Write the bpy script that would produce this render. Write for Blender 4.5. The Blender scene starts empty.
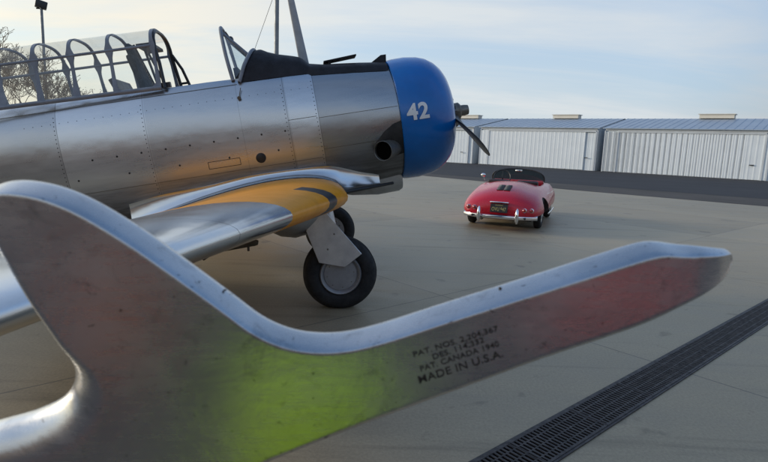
import bpy, bmesh, math, random
from mathutils import Vector, Matrix, Euler
R = math.radians
scene = bpy.context.scene
COL = scene.collection

# ------------------------------------------------------------------ camera
F_PX, CXP, CYP, CAM_H = 540.0, 384.0, 231.0, 1.53
cam_d = bpy.data.cameras.new("camera")
cam = bpy.data.objects.new("camera", cam_d)
COL.objects.link(cam)
cam_d.sensor_width = 36.0
cam_d.lens = 36.0 * F_PX / 768.0
cam_d.clip_start = 0.02
cam_d.clip_end = 3000
RCAM = Matrix.Rotation(R(90 - 9.0), 3, 'X') @ Matrix.Rotation(R(2.3), 3, 'Z')
cam.rotation_euler = RCAM.to_euler()
cam.location = (0, 0, CAM_H)
cam_d.dof.use_dof = True
cam_d.dof.focus_distance = 6.0
cam_d.dof.aperture_fstop = 9.0
scene.camera = cam
EYE = Vector((0, 0, CAM_H))

# ------------------------------------------------------------------ world
SUN_AZ, SUN_EL = -78.0, 13.0          # azimuth clockwise from +Y
world = bpy.data.worlds.new("World")
scene.world = world
world.use_nodes = True
wn = world.node_tree
wn.nodes.clear()


def wnode(t, **kw):
    n = wn.nodes.new(t)
    for k, v in kw.items():
        setattr(n, k, v)
    return n


def wmath(op, a, b=None, c=None, clamp=False):
    n = wnode('ShaderNodeMath', operation=op)
    n.use_clamp = clamp
    for i, v in enumerate((a, b, c)):
        if v is None:
            continue
        if isinstance(v, (int, float)):
            n.inputs[i].default_value = v
        else:
            wn.links.new(v, n.inputs[i])
    return n.outputs[0]


def wmix(fac, a, b):
    n = wnode('ShaderNodeMix', data_type='RGBA')
    for i, v in ((0, fac), (6, a), (7, b)):
        if isinstance(v, (int, float)):
            n.inputs[i].default_value = v
        elif isinstance(v, tuple):
            n.inputs[i].default_value = (*v, 1)
        else:
            wn.links.new(v, n.inputs[i])
    return n.outputs[2]


def wramp(v, stops):
    n = wnode('ShaderNodeValToRGB')
    e = n.color_ramp.elements
    while len(e) < len(stops):
        e.new(0.5)
    for el, (p, c) in zip(e, stops):
        el.position = p
        el.color = (*c, 1) if isinstance(c, tuple) else (c, c, c, 1)
    wn.links.new(v, n.inputs[0])
    return n.outputs[0]


sky = wnode('ShaderNodeTexSky', sky_type='NISHITA')
sky.sun_disc = False
sky.sun_elevation = R(SUN_EL)
sky.sun_rotation = R(SUN_AZ)
sky.air_density = 1.0
sky.dust_density = 1.0
sky.ozone_density = 1.5
tc = wnode('ShaderNodeTexCoord')
sep = wnode('ShaderNodeSeparateXYZ')
wn.links.new(tc.outputs['Generated'], sep.inputs[0])
dx, dy, dz = sep.outputs
zc = wmath('MAXIMUM', dz, 0.0)
den = wmath('ADD', zc, 0.16)
comb = wnode('ShaderNodeCombineXYZ')
wn.links.new(wmath('DIVIDE', dx, den), comb.inputs[0])
wn.links.new(wmath('DIVIDE', dy, den), comb.inputs[1])
mp = wnode('ShaderNodeMapping')
mp.inputs['Rotation'].default_value = (0, 0, R(-28))
mp.inputs['Scale'].default_value = (0.42, 1.25, 1)
wn.links.new(comb.outputs[0], mp.inputs[0])
nz = wnode('ShaderNodeTexNoise')
nz.inputs['Scale'].default_value = 1.1
nz.inputs['Detail'].default_value = 9
nz.inputs['Roughness'].default_value = 0.58
nz.inputs['Distortion'].default_value = 0.5
wn.links.new(mp.outputs[0], nz.inputs['Vector'])
cl = wramp(nz.outputs['Fac'], [(0.34, 0.0), (0.64, 1.0)])
# cloud veil: thick low down, thin overhead
veil = wramp(zc, [(0.0, 0.95), (0.28, 0.80), (0.55, 0.40), (1.0, 0.16)])
cover = wramp(zc, [(0.0, 0.08), (0.3, 0.30), (0.6, 0.5), (1.0, 0.35)])
mask = wmath('ADD', veil, wmath('MULTIPLY', cover, wmath('SUBTRACT', cl, 0.55)), clamp=True)
sunv = Vector((math.sin(R(SUN_AZ)) * math.cos(R(SUN_EL)), math.cos(R(SUN_AZ)) * math.cos(R(SUN_EL)), math.sin(R(SUN_EL))))
dot = wnode('ShaderNodeVectorMath', operation='DOT_PRODUCT')
wn.links.new(tc.outputs['Generated'], dot.inputs[0])
dot.inputs[1].default_value = sunv
sund = wmath('MULTIPLY_ADD', dot.outputs['Value'], 0.5, 0.5)
glow = wramp(sund, [(0.0, (3.3, 3.5, 4.0)), (0.24, (4.3, 4.7, 5.3)), (0.40, (6.5, 7.0, 7.5)), (0.66, (7.3, 7.7, 7.9)), (0.86, (9.9, 9.0, 7.2)), (1.0, (14.0, 12.4, 9.2))])
shade = wmix(cl, (0.80, 0.86, 0.93), (1.05, 1.04, 1.02))
cloudcol = wnode('ShaderNodeMix', data_type='RGBA', blend_type='MULTIPLY')
cloudcol.inputs[0].default_value = 1
wn.links.new(glow, cloudcol.inputs[6])
wn.links.new(shade, cloudcol.inputs[7])
# warm dusk band low on the horizon away from the sun
warm = wmath('MULTIPLY', wramp(zc, [(0.0, 1.0), (0.10, 0.75), (0.24, 0.0)]), wramp(sund, [(0.08, 0.95), (0.36, 0.0)]))
cc2 = wmix(warm, cloudcol.outputs[2], (4.6, 3.5, 2.7))
blue = wnode('ShaderNodeMix', data_type='RGBA', blend_type='MULTIPLY')
blue.inputs[0].default_value = 1
wn.links.new(sky.outputs[0], blue.inputs[6])
blue.inputs[7].default_value = (1.8, 2.4, 3.0, 1)
final = wmix(mask, blue.outputs[2], cc2)
bg = wnode('ShaderNodeBackground')
bg.inputs['Strength'].default_value = 0.1
wn.links.new(final, bg.inputs[0])
wo = wnode('ShaderNodeOutputWorld')
wn.links.new(bg.outputs[0], wo.inputs[0])

# ------------------------------------------------------------------ sun
sd = bpy.data.lights.new("sun", 'SUN')
sd.energy = 2.4
sd.angle = R(11)
sd.color = (1.0, 0.87, 0.70)
sun = bpy.data.objects.new("sun", sd)
COL.objects.link(sun)
sun.rotation_euler = sunv.to_track_quat('Z', 'Y').to_euler()
sun.location = (-20, 10, 12)

scene.view_settings.view_transform = 'Standard'
scene.view_settings.look = 'None'
scene.view_settings.gamma = 1
scene.view_settings.use_curve_mapping = False
scene.view_settings.exposure = 0.0
scene.render.engine = 'CYCLES'

# ------------------------------------------------------------------ materials
MATS = {}


class NT:
    def __init__(self, name):
        self.m = bpy.data.materials.new(name)
        self.m.use_nodes = True
        self.t = self.m.node_tree
        self.t.nodes.clear()
        self.out = self.t.nodes.new('ShaderNodeOutputMaterial')
        self.b = self.t.nodes.new('ShaderNodeBsdfPrincipled')
        self.t.links.new(self.b.outputs[0], self.out.inputs[0])
        self.tc = self.t.nodes.new('ShaderNodeTexCoord')
        MATS[name] = self.m

    def n(self, ty, **kw):
        n = self.t.nodes.new(ty)
        for k, v in kw.items():
            setattr(n, k, v)
        return n

    def l(self, a, b):
        self.t.links.new(a, b)

    def set(self, **kw):
        for k, v in kw.items():
            k = k.replace('_', ' ')
            s = self.b.inputs[k]
            if hasattr(v, 'is_linked'):
                self.l(v, s)
            elif isinstance(v, tuple) and len(v) == 3:
                s.default_value = (*v, 1)
            else:
                s.default_value = v

    def vec(self, scale=(1, 1, 1), rot=(0, 0, 0), loc=(0, 0, 0), coord='Object'):
        m = self.n('ShaderNodeMapping')
        m.inputs['Scale'].default_value = scale
        m.inputs['Rotation'].default_value = rot
        m.inputs['Location'].default_value = loc
        self.l(self.tc.outputs[coord], m.inputs[0])
        return m.outputs[0]

    def noise(self, vec, scale=5, detail=5, rough=0.55, dist=0.0):
        n = self.n('ShaderNodeTexNoise')
        n.inputs['Scale'].default_value = scale
        n.inputs['Detail'].default_value = detail
        n.inputs['Roughness'].default_value = rough
        n.inputs['Distortion'].default_value = dist
        self.l(vec, n.inputs['Vector'])
        return n.outputs['Fac']

    def ramp(self, v, stops, interp='LINEAR'):
        n = self.n('ShaderNodeValToRGB')
        n.color_ramp.interpolation = interp
        e = n.color_ramp.elements
        while len(e) < len(stops):
            e.new(0.5)
        for el, (p, c) in zip(e, stops):
            el.position = p
            el.color = (*c, 1) if isinstance(c, tuple) else (c, c, c, 1)
        self.l(v, n.inputs[0])
        return n.outputs[0]

    def mix(self, f, a, b, blend='MIX'):
        n = self.n('ShaderNodeMix', data_type='RGBA', blend_type=blend)
        for i, v in ((0, f), (6, a), (7, b)):
            if isinstance(v, (int, float)):
                n.inputs[i].default_value = v
            elif isinstance(v, tuple):
                n.inputs[i].default_value = (*v, 1)
            else:
                self.l(v, n.inputs[i])
        return n.outputs[2]

    def math(self, op, a, b=None, clamp=False):
        n = self.n('ShaderNodeMath', operation=op)
        n.use_clamp = clamp
        for i, v in enumerate((a, b)):
            if v is None:
                continue
            if isinstance(v, (int, float)):
                n.inputs[i].default_value = v
            else:
                self.l(v, n.inputs[i])
        return n.outputs[0]

    def bump(self, h, strength=0.3, dist=0.02, normal=None):
        n = self.n('ShaderNodeBump')
        n.inputs['Strength'].default_value = strength
        n.inputs['Distance'].default_value = dist
        self.l(h, n.inputs['Height'])
        if normal is not None:
            self.l(normal, n.inputs['Normal'])
        self.l(n.outputs[0], self.b.inputs['Normal'])
        return n.outputs[0]

    def sep(self, v):
        n = self.n('ShaderNodeSeparateXYZ')
        self.l(v, n.inputs[0])
        return n.outputs


def simple(name, col, rough=0.5, metal=0.0, var=0.25, scale=8, bump=0.0, coat=0.0, spec=0.5):
    k = NT(name)
    f = k.noise(k.vec(), scale, 6, 0.6)
    dark = tuple(c * (1 - var) for c in col)
    lite = tuple(min(1, c * (1 + var * 0.6)) for c in col)
    k.set(Base_Color=k.ramp(f, [(0.3, dark), (0.7, lite)]), Metallic=metal, Roughness=k.ramp(f, [(0.3, min(1, rough * 1.15)), (0.7, rough * 0.85)]))
    k.b.inputs['Coat Weight'].default_value = coat
    k.b.inputs['Coat Roughness'].default_value = 0.05
    k.b.inputs['Specular IOR Level'].default_value = spec
    if bump:
        k.bump(k.noise(k.vec(), scale * 4, 4), bump, 0.01)
    return k.m


def skin_metal(name, seams_x=(), seams_y=(), base=0.60, r0=0.21, r1=0.37):
    """bare aluminium sheet: panel seams, oil canning, smears"""
    k = NT(name)
    ob = k.vec()
    x, y, z = k.sep(ob)
    smear = k.noise(k.vec(scale=(0.8, 1, 5)), 3.2, 7, 0.62, 0.6)
    fine = k.noise(k.vec(scale=(1, 1, 9)), 22, 5, 0.6)
    pan = k.noise(k.vec(scale=(.6, 1, .8)), 1.7, 3, 0.5)
    tone = k.mix(0.5, k.ramp(smear, [(0.25, (base * .82, base * .84, base * .87)), (0.75, (base * 1.06, base * 1.08, base * 1.10))]),
                 k.ramp(pan, [(0.0, (base * .88,) * 3), (1.0, (base * 1.08,) * 3)]))
    if seams_x:
        rnd = random.Random(5)
        cut = [(-5 + 0.0, .8)] + [(v, rnd.choice((.66, .80, .92, 1.02, 1.10))) for v in (-3.4, -2.55, -1.62, -1.15, -.84)]
        pt = k.ramp(k.math('MULTIPLY', k.math('ADD', x, 5.0), 0.2), [((v + 5) / 5, g) for v, g in cut], 'CONSTANT')
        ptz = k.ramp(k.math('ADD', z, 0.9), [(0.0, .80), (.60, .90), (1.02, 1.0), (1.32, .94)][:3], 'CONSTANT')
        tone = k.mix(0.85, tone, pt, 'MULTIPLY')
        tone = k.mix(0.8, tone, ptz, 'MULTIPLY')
    line = None
    for s, w in list(seams_x):
        d = k.math('ABSOLUTE', k.math('SUBTRACT', x, s))
        q = k.math('LESS_THAN', d, w)
        line = q if line is None else k.math('MAXIMUM', line, q)
    for s, w in list(seams_y):
        d = k.math('ABSOLUTE', k.math('SUBTRACT', k.math('ABSOLUTE', y), s))
        q = k.math('LESS_THAN', d, w)
        line = q if line is None else k.math('MAXIMUM', line, q)
    if line is not None:
        tone = k.mix(k.math('MULTIPLY', line, 0.5), tone, (0.06, 0.06, 0.06))
    rough = k.ramp(k.math('ADD', k.math('MULTIPLY', smear, 0.6), k.math('MULTIPLY', pan, 0.4)), [(0.2, r0), (0.8, r1)])
    metal = 1.0
    if seams_x:
        # exhaust soot and oil blown back along the lower side
        zz = k.ramp(k.math('ADD', z, 1.0), [(0.42, 1.0), (0.62, .85), (0.80, 0.0)])
        st = k.ramp(k.noise(k.vec(scale=(.7, 1, 6)), 2.6, 7, 0.62, .8), [(0.22, 0.25), (0.62, 1.0)])
        soot = k.math('MULTIPLY', zz, st)
        tone = k.mix(k.math('MULTIPLY', soot, .85), tone, (0.045, 0.040, 0.038))
        metal = k.math('SUBTRACT', 1.0, k.math('MULTIPLY', soot, .55))
        rough = k.mix(k.math('MULTIPLY', soot, .7), rough, (.5, .5, .5))
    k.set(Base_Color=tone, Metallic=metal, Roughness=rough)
    wav = k.noise(k.vec(scale=(1, 1, 1.4)), 3.0, 2, 0.4)
    hh = k.math('ADD', k.math('MULTIPLY', wav, 1.0), k.math('MULTIPLY', fine, 0.018))
    k.bump(hh, 0.17, 0.03)
    return k.m


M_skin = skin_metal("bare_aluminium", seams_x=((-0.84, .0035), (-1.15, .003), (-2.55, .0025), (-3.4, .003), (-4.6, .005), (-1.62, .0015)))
M_wing = skin_metal("wing_aluminium", seams_y=((1.42, .005), (3.9, .004), (4.7, .004), (5.4, .004)), base=0.68, r0=0.13, r1=0.28)
M_dull = simple("dull_aluminium", (0.50, 0.50, 0.50), 0.42, 0.9, 0.2, 7, 0.05)
M_greypaint = simple("grey_painted_metal", (0.33, 0.35, 0.37), 0.45, 0.0, 0.2, 9)
M_frame = simple("canopy_frame_paint", (0.18, 0.20, 0.235), 0.5, 0.0, 0.2, 9)
M_blackmatt = simple("flat_black_paint", (0.016, 0.016, 0.02), 0.62, 0, 0.4, 9, 0.05, 0, 0.3)
M_black = simple("black_metal", (0.018, 0.018, 0.02), 0.4, 0, 0.3, 10)
M_soot = simple("sooty_steel", (0.03, 0.028, 0.027), 0.55, 0.4, 0.4, 12, 0.1)
M_hole = simple("painted_hole_shade", (0.003, 0.003, 0.003), 0.95, 0, 0.2, 8, 0, 0, 0.0)  # near-black colour stands in for the shade inside openings
M_rubber = simple("tyre_rubber", (0.022, 0.022, 0.023), 0.75, 0, 0.3, 14, 0.15, 0, 0.3)
M_yellow = simple("yellow_paint", (0.80, 0.31, 0.004), 0.36, 0, 0.12, 5, 0, 0.0, 0.22)
M_blue = simple("blue_cowling_paint", (0.0015, 0.125, 0.42), 0.22, 0, 0.12, 5, 0.0, 0.15)
M_white = simple("white_paint", (0.72, 0.72, 0.72), 0.4, 0, 0.08)
M_prop = simple("propeller_grey", (0.075, 0.072, 0.07), 0.4, 0.5, 0.3, 9)
M_bronze = simple("hub_steel", (0.20, 0.185, 0.16), 0.45, 0.7, 0.35, 12)
M_rust = simple("primer_brown", (0.10, 0.085, 0.06), 0.6, 0.2, 0.35, 12)
M_chrome = simple("chrome", (0.78, 0.78, 0.80), 0.09, 1.0, 0.08)
M_red = simple("red_car_paint", (0.50, 0.007, 0.024), 0.26, 0, 0.10, 3, 0, 0.25)
M_tail = simple("tail_lamp_red", (0.35, 0.02, 0.015), 0.15, 0, 0.1, 6, 0, 0.8)
M_leather = simple("dark_leather", (0.035, 0.02, 0.02), 0.55, 0, 0.3, 12, 0.1)
M_plate = simple("plate_black", (0.015, 0.015, 0.014), 0.45)
M_plateyel = simple("plate_yellow", (0.42, 0.34, 0.12), 0.5)
M_hwall = simple("hangar_white_sheet", (0.63, 0.695, 0.755), 0.5, 0.0, 0.07, 0.6, 0, 0)
M_hdoor = simple("hangar_door_sheet", (0.65, 0.71, 0.765), 0.5, 0.0, 0.06, 0.7, 0, 0)
M_htrim = simple("hangar_trim", (0.50, 0.54, 0.58), 0.5, 0.0, 0.1, 1)
M_vent = simple("ridge_vent_cream", (0.62, 0.58, 0.50), 0.5, 0.0, 0.1, 1)
M_iron = simple("cast_iron", (0.055, 0.047, 0.045), 0.6, 0.2, 0.4, 25, 0.25)
M_pole = simple("galvanised_pole", (0.22, 0.24, 0.26), 0.5, 0.4, 0.15, 3)
M_bark = simple("grey_bark", (0.30, 0.225, 0.145), 0.9, 0, 0.3, 12)
M_leaf = simple("dry_leaf", (0.24, 0.155, 0.07), 0.8, 0, 0.5, 3)
M_lime = simple("lime_green_plastic", (0.60, 0.90, 0.02), 0.4, 0, 0.08, 4)
M_orange = simple("orange_plastic", (0.75, 0.17, 0.03), 0.45, 0, 0.1, 4)
M_hub = simple("wheel_cover_grey", (0.30, 0.30, 0.31), 0.5, 0.35, 0.15, 9)
M_cover = simple("leg_cover_aluminium", (0.62, 0.62, 0.63), 0.42, 0.85, 0.22, 6, 0.08)
M_cab = simple("cabinet_red_enamel", (0.62, 0.13, 0.125), 0.42, 0, 0.08, 3, 0, 0.0, 0.3)
M_tan = simple("tan_wall", (0.30, 0.19, 0.11), 0.7, 0, 0.15, 0.5)
M_tandoor = simple("brown_door", (0.40, 0.22, 0.12), 0.6, 0, 0.15, 0.5)
M_tanroof = simple("brown_roof", (0.14, 0.10, 0.07), 0.6, 0, 0.15, 0.5)
M_seat = simple("olive_canvas", (0.045, 0.05, 0.05), 0.8, 0, 0.3, 20)


def roof_mat():
    k = NT("blue_grey_roof")
    f = k.noise(k.vec(), 0.8, 5)
    k.set(Base_Color=k.ramp(f, [(0.3, (0.30, 0.36, 0.43)), (0.7, (0.36, 0.42, 0.49))]), Roughness=0.42, Metallic=0.25)
    return k.m


M_roof = roof_mat()


def glass_mat(name, tint, alpha_min):
    k = NT(name)
    k.t.nodes.remove(k.b)
    tr = k.n('ShaderNodeBsdfTransparent')
    tr.inputs[0].default_value = (*tint, 1)
    gl = k.n('ShaderNodeBsdfGlossy')
    gl.inputs['Roughness'].default_value = 0.03
    fr = k.n('ShaderNodeFresnel')
    fr.inputs['IOR'].default_value = 1.45
    f = k.math('ADD', k.math('MULTIPLY', fr.outputs[0], 0.25), k.math('MULTIPLY', k.noise(k.vec(), 6, 5), alpha_min))
    mx = k.n('ShaderNodeMixShader')
    k.l(f, mx.inputs[0])
    k.l(tr.outputs[0], mx.inputs[1])
    k.l(gl.outputs[0], mx.inputs[2])
    k.l(mx.outputs[0], k.out.inputs[0])
    return k.m


M_glass = glass_mat("plexiglass", (0.97, 0.98, 0.975), 0.10)
M_glass2 = glass_mat("windshield_glass", (0.86, 0.92, 0.94), 0.30)
M_carglass = glass_mat("windscreen_glass", (0.30, 0.36, 0.36), 0.05)
DRAIN_ANG = math.atan2(5.40 - 2.475, 3.985 - 0.69)


def concrete_mat():
    k = NT("apron_concrete")
    ob = k.vec()
    rot = k.vec(rot=(0, 0, -DRAIN_ANG))
    big = k.noise(ob, 0.22, 6, 0.6, 0.4)
    mid = k.noise(k.vec(scale=(1, 2.2, 1), rot=(0, 0, -DRAIN_ANG)), 1.3, 7, 0.65, 0.8)
    fine = k.noise(ob, 60, 6, 0.7)
    spots = k.ramp(k.noise(ob, 5.5, 5, 0.7, 0.4), [(0.28, 0.62), (0.37, 1.0)])
    c = k.mix(0.5, k.ramp(big, [(0.3, (0.27, 0.22, 0.142)), (0.7, (0.42, 0.34, 0.222))]), k.ramp(mid, [(0.25, (0.25, 0.202, 0.130)), (0.75, (0.45, 0.365, 0.238))]))
    c = k.mix(0.55, c, k.ramp(fine, [(0.3, (0.6,) * 3), (0.7, (1.25,) * 3)]), 'MULTIPLY')
    c = k.mix(0.8, c, spots, 'MULTIPLY')
    x, y, z = k.sep(rot)
    jit = k.math('MULTIPLY', k.math('SUBTRACT', k.noise(ob, 9, 4), 0.5), 0.012)

    def grid(v, period, off, half):
        q = k.math('ADD', k.math('SUBTRACT', v, off), jit)
        m = k.math('PINGPONG', q, period / 2)
        return k.math('LESS_THAN', m, half)
    joint = k.math('MAXIMUM', grid(x, 3.9, J_OFF, 0.006), grid(y, 4.6, Y_OFF, 0.006))
    c = k.mix(k.math('MULTIPLY', joint, 0.7), c, (0.06, 0.055, 0.05))
    drip = k.ramp(k.noise(k.vec(loc=(3, 7, 0)), 2.1, 4, 0.5, 0.2), [(0.66, 1.0), (0.70, 0.60)])
    c = k.mix(0.8, c, drip, 'MULTIPLY')
    wn_ = k.n('ShaderNodeTexWhiteNoise', noise_dimensions='2D')
    cb = k.n('ShaderNodeCombineXYZ')
    k.l(k.math('FLOOR', k.math('DIVIDE', k.math('SUBTRACT', x, J_OFF), 3.9)), cb.inputs[0])
    k.l(k.math('FLOOR', k.math('DIVIDE', k.math('SUBTRACT', y, Y_OFF), 4.6)), cb.inputs[1])
    k.l(cb.outputs[0], wn_.inputs['Vector'])
    c = k.mix(1.0, c, k.ramp(wn_.outputs['Value'], [(0.0, .86), (1.0, 1.08)]), 'MULTIPLY')
    # tyre scuffs and oil streaks with a shape of their own
    scuff = k.ramp(k.noise(k.vec(scale=(0.25, 3.5, 1), rot=(0, 0, R(-12))), 1.4, 6, 0.6, 0.3), [(0.57, 1.0), (0.72, 0.66)])
    c = k.mix(1.0, c, scuff, 'MULTIPLY')
    k.set(Base_Color=c, Roughness=k.ramp(mid, [(0.3, 0.46), (0.7, 0.62)]))
    k.bump(k.math('ADD', fine, k.math('MULTIPLY', mid, 1.5)), 0.25, 0.006)
    return k.m


def asphalt_mat(name, lo, hi):
    k = NT(name)
    ob = k.vec()
    f = k.noise(ob, 0.35, 6, 0.6)
    g = k.noise(ob, 45, 4, 0.7)
    c = k.mix(0.5, k.ramp(f, [(0.3, lo), (0.7, hi)]), k.ramp(g, [(0.3, (0.6,) * 3), (0.7, (1.3,) * 3)]), 'MULTIPLY')
    k.set(Base_Color=c, Roughness=0.85)
    k.b.inputs['Specular IOR Level'].default_value = 0.25
    k.bump(g, 0.3, 0.01)
    return k.m


def rotxy(p, a):
    return (p[0] * math.cos(a) - p[1] * math.sin(a), p[0] * math.sin(a) + p[1] * math.cos(a))


J_OFF = rotxy((1.76, 4.22), -DRAIN_ANG)[0]
Y_OFF = rotxy((0.69, 2.475), -DRAIN_ANG)[1] + 2.3
M_conc = concrete_mat()
M_asph = asphalt_mat("taxiway_asphalt", (0.070, 0.061, 0.053), (0.100, 0.088, 0.078))
M_lot = asphalt_mat("added_dark_asphalt", (0.088, 0.082, 0.082), (0.130, 0.120, 0.118))
M_asph2 = asphalt_mat("dark_asphalt", (0.034, 0.034, 0.038), (0.048, 0.048, 0.052))


def arm_mat():
    k = NT("polished_cast_aluminium")
    ob = k.vec()
    streak = k.noise(k.vec(scale=(1.5, 14, 8), rot=(0, 0, R(-18))), 14, 7, 0.65, 0.4)
    blot = k.noise(ob, 9, 6, 0.6, 0.5)
    pits = k.ramp(k.noise(ob, 120, 3, 0.65, .6), [(0.27, 0.30), (0.34, 1.0)])
    stain = k.ramp(k.noise(k.vec(loc=(.3, .1, 0)), 26, 6, 0.7, 1.2), [(0.30, 0.68), (0.44, 1.0)])
    scr = k.ramp(k.noise(k.vec(scale=(3, 160, 30), rot=(0, 0, R(24))), 3, 4, 0.7), [(0.70, 1.0), (0.78, 0.8)])
    c = k.ramp(blot, [(0.3, (0.52, 0.515, 0.51)), (0.7, (0.64, 0.635, 0.63))])
    c = k.mix(1.0, c, pits, 'MULTIPLY')
    c = k.mix(.8, c, stain, 'MULTIPLY')
    c = k.mix(0.8, c, scr, 'MULTIPLY')
    k.set(Base_Color=c, Metallic=1.0, Roughness=k.ramp(k.math('ADD', k.math('MULTIPLY', streak, 0.5), k.math('MULTIPLY', blot, 0.5)), [(0.3, 0.20), (0.7, 0.34)]))
    fineg = k.noise(k.vec(scale=(1, 3, 3), rot=(0, 0, R(-18))), 260, 3, 0.6)
    hh = k.math('ADD', k.math('MULTIPLY', blot, 1.0), k.math('ADD', k.math('MULTIPLY', streak, 0.03), k.math('MULTIPLY', fineg, 0.012)))
    k.bump(hh, 0.18, 0.006)
    return k.m


M_arm = arm_mat()
M_letter = simple("etched_lettering", (0.045, 0.035, 0.03), 0.6, 0.3, 0.5, 60)


# ------------------------------------------------------------------ helpers
def obj(name, bm, mats, parent=None, smooth=True, angle=40, loc=None, rot=None):
    if isinstance(bm, bmesh.types.BMesh):
        bmesh.ops.recalc_face_normals(bm, faces=bm.faces[:])
        me = bpy.data.meshes.new(name)
        bm.to_mesh(me)
        bm.free()
    else:
        me = bm
        me.name = name
    o = bpy.data.objects.new(name, me)
    COL.objects.link(o)
    if not isinstance(mats, (list, tuple)):
        mats = [mats]
    idx = [p.material_index for p in me.polygons]
    me.materials.clear()
    for m in mats:
        me.materials.append(m)
    for p, q in zip(me.polygons, idx):
        p.material_index = q
    if smooth:
        for p in me.polygons:
            p.use_smooth = True
        try:
            me.set_sharp_from_angle(angle=R(angle))
        except Exception:
            pass
    if parent is not None:
        o.parent = parent
    if loc is not None:
        o.location = loc
    if rot is not None:
        o.rotation_euler = rot
    return o


def empty(name, loc, rotz=0):
    o = bpy.data.objects.new(name, None)
    COL.objects.link(o)
    o.location = loc
    o.rotation_euler = (0, 0, rotz)
    o.empty_display_size = 0.3
    return o


def tag(o, label=None, cat=None, group=None, kind=None):
    if label:
        o['label'] = label
    if cat:
        o['category'] = cat
    if group:
        o['group'] = group
    if kind:
        o['kind'] = kind
    return o


def new():
    return bmesh.new()


def box(bm, c, s, rot=None, bevel=0.0, mi=0):
    r = bmesh.ops.create_cube(bm, size=1.0)
    vs = r['verts']
    mat = Matrix.Diagonal((s[0], s[1], s[2], 1))
    if rot is not None:
        mat = rot.to_4x4() @ mat
    mat = Matrix.Translation(c) @ mat
    bmesh.ops.transform(bm, matrix=mat, verts=vs)
    fs = list({f for v in vs for f in v.link_faces})
    for f in fs:
        f.material_index = mi
    if bevel:
        es = list({e for v in vs for e in v.link_edges})
        bmesh.ops.bevel(bm, geom=es, offset=bevel, segments=2, affect='EDGES', profile=0.6)


def rings(bm, rs, close=True, cap0=False, cap1=False, mi=0, mfun=None):
    vr = [[bm.verts.new(p) for p in r] for r in rs]
    n = len(rs[0])
    for a in range(len(vr) - 1):
        for i in range(n if close else n - 1):
            j = (i + 1) % n
            try:
                f = bm.faces.new((vr[a][i], vr[a][j], vr[a + 1][j], vr[a + 1][i]))
                f.material_index = mfun(a, i) if mfun else mi
            except ValueError:
                pass
    for flag, r in ((cap0, vr[0]), (cap1, vr[-1])):
        if flag:
            try:
                f = bm.faces.new(r)
                f.material_index = mi
            except ValueError:
                pass
    return vr


def tube(bm, pts, rad, n=10, caps=True, mi=0):
    pts = [Vector(p) for p in pts]
    if isinstance(rad, (int, float)):
        rad = [rad] * len(pts)
    rs = []
    ref = None
    for i, p in enumerate(pts):
        t = (pts[min(i + 1, len(pts) - 1)] - pts[max(i - 1, 0)]).normalized()
        if ref is None:
            ref = Vector((0, 0, 1)) if abs(t.z) < 0.9 else Vector((1, 0, 0))
        u = t.cross(ref)
        if u.length < 1e-5:
            u = t.orthogonal()
        u.normalize()
        w = u.cross(t).normalized()
        ref = w
        rs.append([p + (u * math.cos(a) + w * math.sin(a)) * rad[i] for a in [2 * math.pi * k / n for k in range(n)]])
    rings(bm, rs, True, caps, caps, mi)


def lathe(bm, prof, axis_o, axis_d, n=48, mi=0, close_prof=False):
    """prof: (along, radius)"""
    o = Vector(axis_o)
    d = Vector(axis_d).normalized()
    u = d.orthogonal().normalized()
    w = d.cross(u)
    rs = []
    for a, r in prof:
        rs.append([o + d * a + (u * math.cos(t) + w * math.sin(t)) * max(r, 1e-4) for t in [2 * math.pi * k / n for k in range(n)]])
    if close_prof:
        rs.append(rs[0])
    rings(bm, rs, True, False, False, mi)
    bmesh.ops.remove_doubles(bm, verts=bm.verts[:], dist=1.5e-4)


def prism(bm, poly, thick, mi=0):
    """poly: list of Vector in a plane; extruded by vector thick"""
    a = [bm.verts.new(p) for p in poly]
    b = [bm.verts.new(Vector(p) + Vector(thick)) for p in poly]
    n = len(poly)
    for f in (a, b):
        bm.faces.new(f).material_index = mi
    for i in range(n):
        bm.faces.new((a[i], a[(i + 1) % n], b[(i + 1) % n], b[i])).material_index = mi


def ellipsoid(bm, c, r, rot=None, nu=20, nv=12, mi=0):
    res = bmesh.ops.create_uvsphere(bm, u_segments=nu, v_segments=nv, radius=1.0)
    m = Matrix.Diagonal((*r, 1))
    if rot is not None:
        m = rot.to_4x4() @ m
    bmesh.ops.transform(bm, matrix=Matrix.Translation(c) @ m, verts=res['verts'])
    for v in res['verts']:
        for f in v.link_faces:
            f.material_index = mi


def catmull(pts, per=6, closed=False):
    out = []
    n = len(pts)
    P = [Vector(p) for p in pts]
    for i in range(n if closed else n - 1):
        p0 = P[(i - 1) % n] if closed or i > 0 else P[0]
        p1 = P[i]
        p2 = P[(i + 1) % n]
        p3 = P[(i + 2) % n] if closed or i + 2 < n else P[-1]
        for k in range(per):
            t = k / per
            out.append(0.5 * ((2 * p1) + (p2 - p0) * t + (2 * p0 - 5 * p1 + 4 * p2 - p3) * t * t + (3 * p1 - p0 - 3 * p2 + p3) * t ** 3))
    if not closed:
        out.append(P[-1])
    return out


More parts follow.
